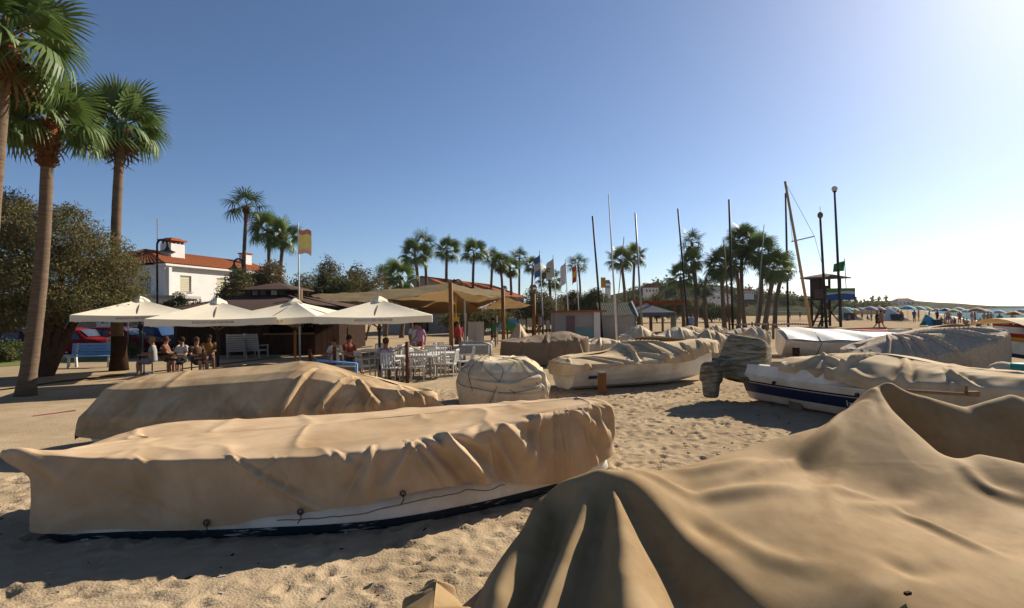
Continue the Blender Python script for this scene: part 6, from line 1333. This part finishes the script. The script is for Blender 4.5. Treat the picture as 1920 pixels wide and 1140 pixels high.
people_px = [(1644, 52, 'walk', 1), (1652, 53, 'walk', 0), (1690, 78, 'stand', 1), (1714, 76, 'stand', 2), (1722, 80, 'stand', 5), (1735, 80, 'sit', 1), (1757, 78, 'stand', 1), (1770, 72, 'sit', 1), (1780, 74, 'stand', 0), (1790, 72, 'sit', 6), (1806, 74, 'sit', 1), (1822, 70, 'stand', 3), (1838, 70, 'sit', 1), (1852, 68, 'stand', 0), (1858, 72, 'stand', 1), (1866, 70, 'sit', 2), (1880, 72, 'sit', 1), (1893, 64, 'sit', 2), (1906, 62, 'sit', 1),
             (1604, 90, 'stand', 0), (1616, 92, 'stand', 6), (1626, 94, 'sit', 2), (1634, 84, 'stand', 2), (1660, 90, 'stand', 3), (1672, 88, 'sit', 5), (1684, 92, 'stand', 4), (1592, 88, 'sit', 1), (1500, 96, 'stand', 1), (1480, 100, 'stand', 0), (1530, 98, 'stand', 3)] + [(int(x), y, p, c) for x, y, p, c in zip((1764, 1776, 1785, 1799, 1812, 1828, 1834, 1845, 1862, 1874, 1886, 1899, 1912, 1742), (76, 70, 68, 77, 66, 75, 64, 73, 65, 63, 69, 70, 66, 84), ['sit', 'stand'] * 7, [1, 2, 1, 0, 1, 6, 1, 5, 1, 4, 1, 3, 1, 2])]
seen = {}
for k, (px, Y, pose, c_) in enumerate(people_px):
    q = gx(px, Y); q[2] = float(ground_z(q[0], q[1])) - (.38 if pose == 'sit' else 0)
    wh = ('far off between the leaning mast and the tower' if px < 1560 else 'near the lifeguard tower' if px < 1630 else 'on open sand left of the skiffs' if px < 1660 else 'left of the blue tent' if px < 1740 else 'right of the blue tent' if px < 1800 else 'above the grey woven cover' if px < 1870 else 'near the right edge')
    lab = '%s person in %s swimwear %s' % ({'walk': 'walking', 'stand': 'standing', 'sit': 'sitting'}[pose], swim[c_][0], wh)
    un = min(ups, key=lambda u_: abs(u_[0] - px) + .6 * abs(u_[1] - Y)); lab = lab.split(' near the ')[0].split(' left of')[0].split(' right of')[0].split(' above')[0].split(' on open')[0].split(' far off')[0]
    lab += ' by the %s umbrella, %s' % (cols[un[2]][0], 'nearer the water' if Y > 72 else 'closer to the boats') if px > 1560 else ' far off between the masts'
    seen[lab] = seen.get(lab, 0) + 1
    if seen[lab] > 1: lab = ('second ' if seen[lab] == 2 else 'third ') + lab
    m_ = K('swim' + swim[c_][0], *swim[c_][1]); person(q, pose, rng.uniform(0, 360), lab, m_, m_, rng.randint(0, 2), rng.randint(0, 2), None, rng.uniform(.92, 1.06), 'bathers on the beach', bare=k % 3 != 0, detail=Y < 60)
def tent(px, Y, w_, h_, mat, label):
    t = thing('beach_tent', label, 'tent', gx(px, Y)); q = gx(px, Y); b = MB(); G = np.array([[q + [w_ * (u - .5) * (1 - .55 * v), -.5 + 1.3 * v * (1) + .3 * math.sin(u * math.pi), h_ * math.sin(v * math.pi / 2) * (.35 + .65 * math.sin(max(.02, u) * math.pi * .96 + .05))] for v in np.linspace(0, 1, 9)] for u in np.linspace(0, 1, 15)]); b.grid(G); b.grid(np.array([[G[i, -1], G[i, -1] * [1, 1, 0] + [0, .8, 0]] for i in range(15)])); b.build('shell', mat, t, True)
    b = MB(); b.box(q + [.25, -.2, h_ * .3], (w_ * .4, .5, h_ * .5)); b.build('opening', K('tentdark', .02, .05, .08), t)
tent(1750, 60, 1.9, 1.25, K('tentblue', .03, .38, .55), 'bright turquoise beach tent on the sand'); tent(1677, 84, 4.2, 1.9, m_white, 'white low beach shelter left of the blue tent'); tent(1590, 92, 4.5, 2.2, m_shutter, 'cream beach shelter beside the lifeguard tower'); 
b = MB(); q = gx(1485, 92); b.box(q + [0, 0, 1.5], (6.5, 3, .12)); 
for sx in (-3, 3): b.beam(q + [sx, 0, 0], q + [sx, 0, 1.5], .12)
tag(b.build('sun_shade', K('tealshade', .12, .38, .40)), 'long teal sunshade behind the leaning timber mast', 'sunshade')

# ------------------------------------------------------------------ houses on the hill
def villa(px, py_base, w_px, h_px, Y, roof, label, k):
    q = at(px, py_base, Y); W_ = w_px / FPX * Y; H_ = h_px / FPX * Y; t = thing('hill_villa', label, 'house', q, 'villas on the hillside')
    b = MB(); b.box(q + [0, W_ * .3, H_ * .3], (W_, W_ * .6, H_ * .6)); b.box(q + [0, W_ * .3, -H_ * .35], (W_ * .98, W_ * .58, H_ * .7)); b.build('walls', m_white, t)
    b = MB(); e, r_ = H_ * .6, H_; roofplane(b, q + [-W_ * .56, -.3, e], q + [W_ * .56, -.3, e], q + [-W_ * .3, W_ * .3, r_], q + [W_ * .3, W_ * .3, r_], 14, .08); roofplane(b, q + [W_ * .56, W_ * .66, e], q + [W_ * .56, -.3, e], q + [W_ * .3, W_ * .3, r_], q + [W_ * .3, W_ * .3, r_], 8, .08); roofplane(b, q + [-W_ * .56, -.3, e], q + [-W_ * .56, W_ * .66, e], q + [-W_ * .3, W_ * .3, r_], q + [-W_ * .3, W_ * .3, r_], 8, .08); b.build('roof', roof, t)
    for i in range(4):
        b = MB(); b.box(q + [W_ * (-.36 + .24 * i), -.04, H_ * .34], (W_ * .10, .1, H_ * .22)); b.build('window', m_glass, t)
villa(1222, 552, 26, 21, 150, m_tile, 'white villa with orange roof on the hill above the gazebo', 0)
villa(1346, 548, 22, 10, 165, m_greywall, 'flat grey roofed house on the hill behind the palm cluster', 1); villa(1352, 563, 38, 14, 150, m_greywall, 'long low grey house behind the palm cluster', 2)
villa(1404, 553, 20, 12, 170, m_tile, 'small villa on the hill right of the dense palms centre', 3); villa(1700, 573, 32, 14, 560, m_tile, 'pale pinkish block of houses at the end of the far headland', 4); villa(1000, 550, 14, 16, 120, m_tile, 'small tan house with orange roof behind the flags', 5); villa(1140, 545, 10, 20, 140, m_greywall, 'narrow grey tower house above the rounded green tree', 6)
villa(1668, 577, 20, 7, 540, m_tile, 'low reddish house on the far headland shore', 7); villa(945, 552, 12, 16, 100, m_greywall, 'small white house peeping above the canopy end', 8)
# haze over the whole place
hz = MB(); hz.box((300, 1300, 12), (4200, 4000, 40)); ho = hz.build('haze', [], None); ho['kind'] = 'stuff'
hm = bpy.data.materials.new('haze air'); hm.use_nodes = True; n = hm.node_tree; n.nodes.clear(); o_ = n.nodes.new('ShaderNodeOutputMaterial'); pv = n.nodes.new('ShaderNodeVolumePrincipled'); pv.inputs['Color'].default_value = (.92, .95, 1, 1); pv.inputs['Density'].default_value = .0001; pv.inputs['Anisotropy'].default_value = .25
n.links.new(pv.outputs[0], o_.inputs['Volume']); ho.data.materials.append(hm)
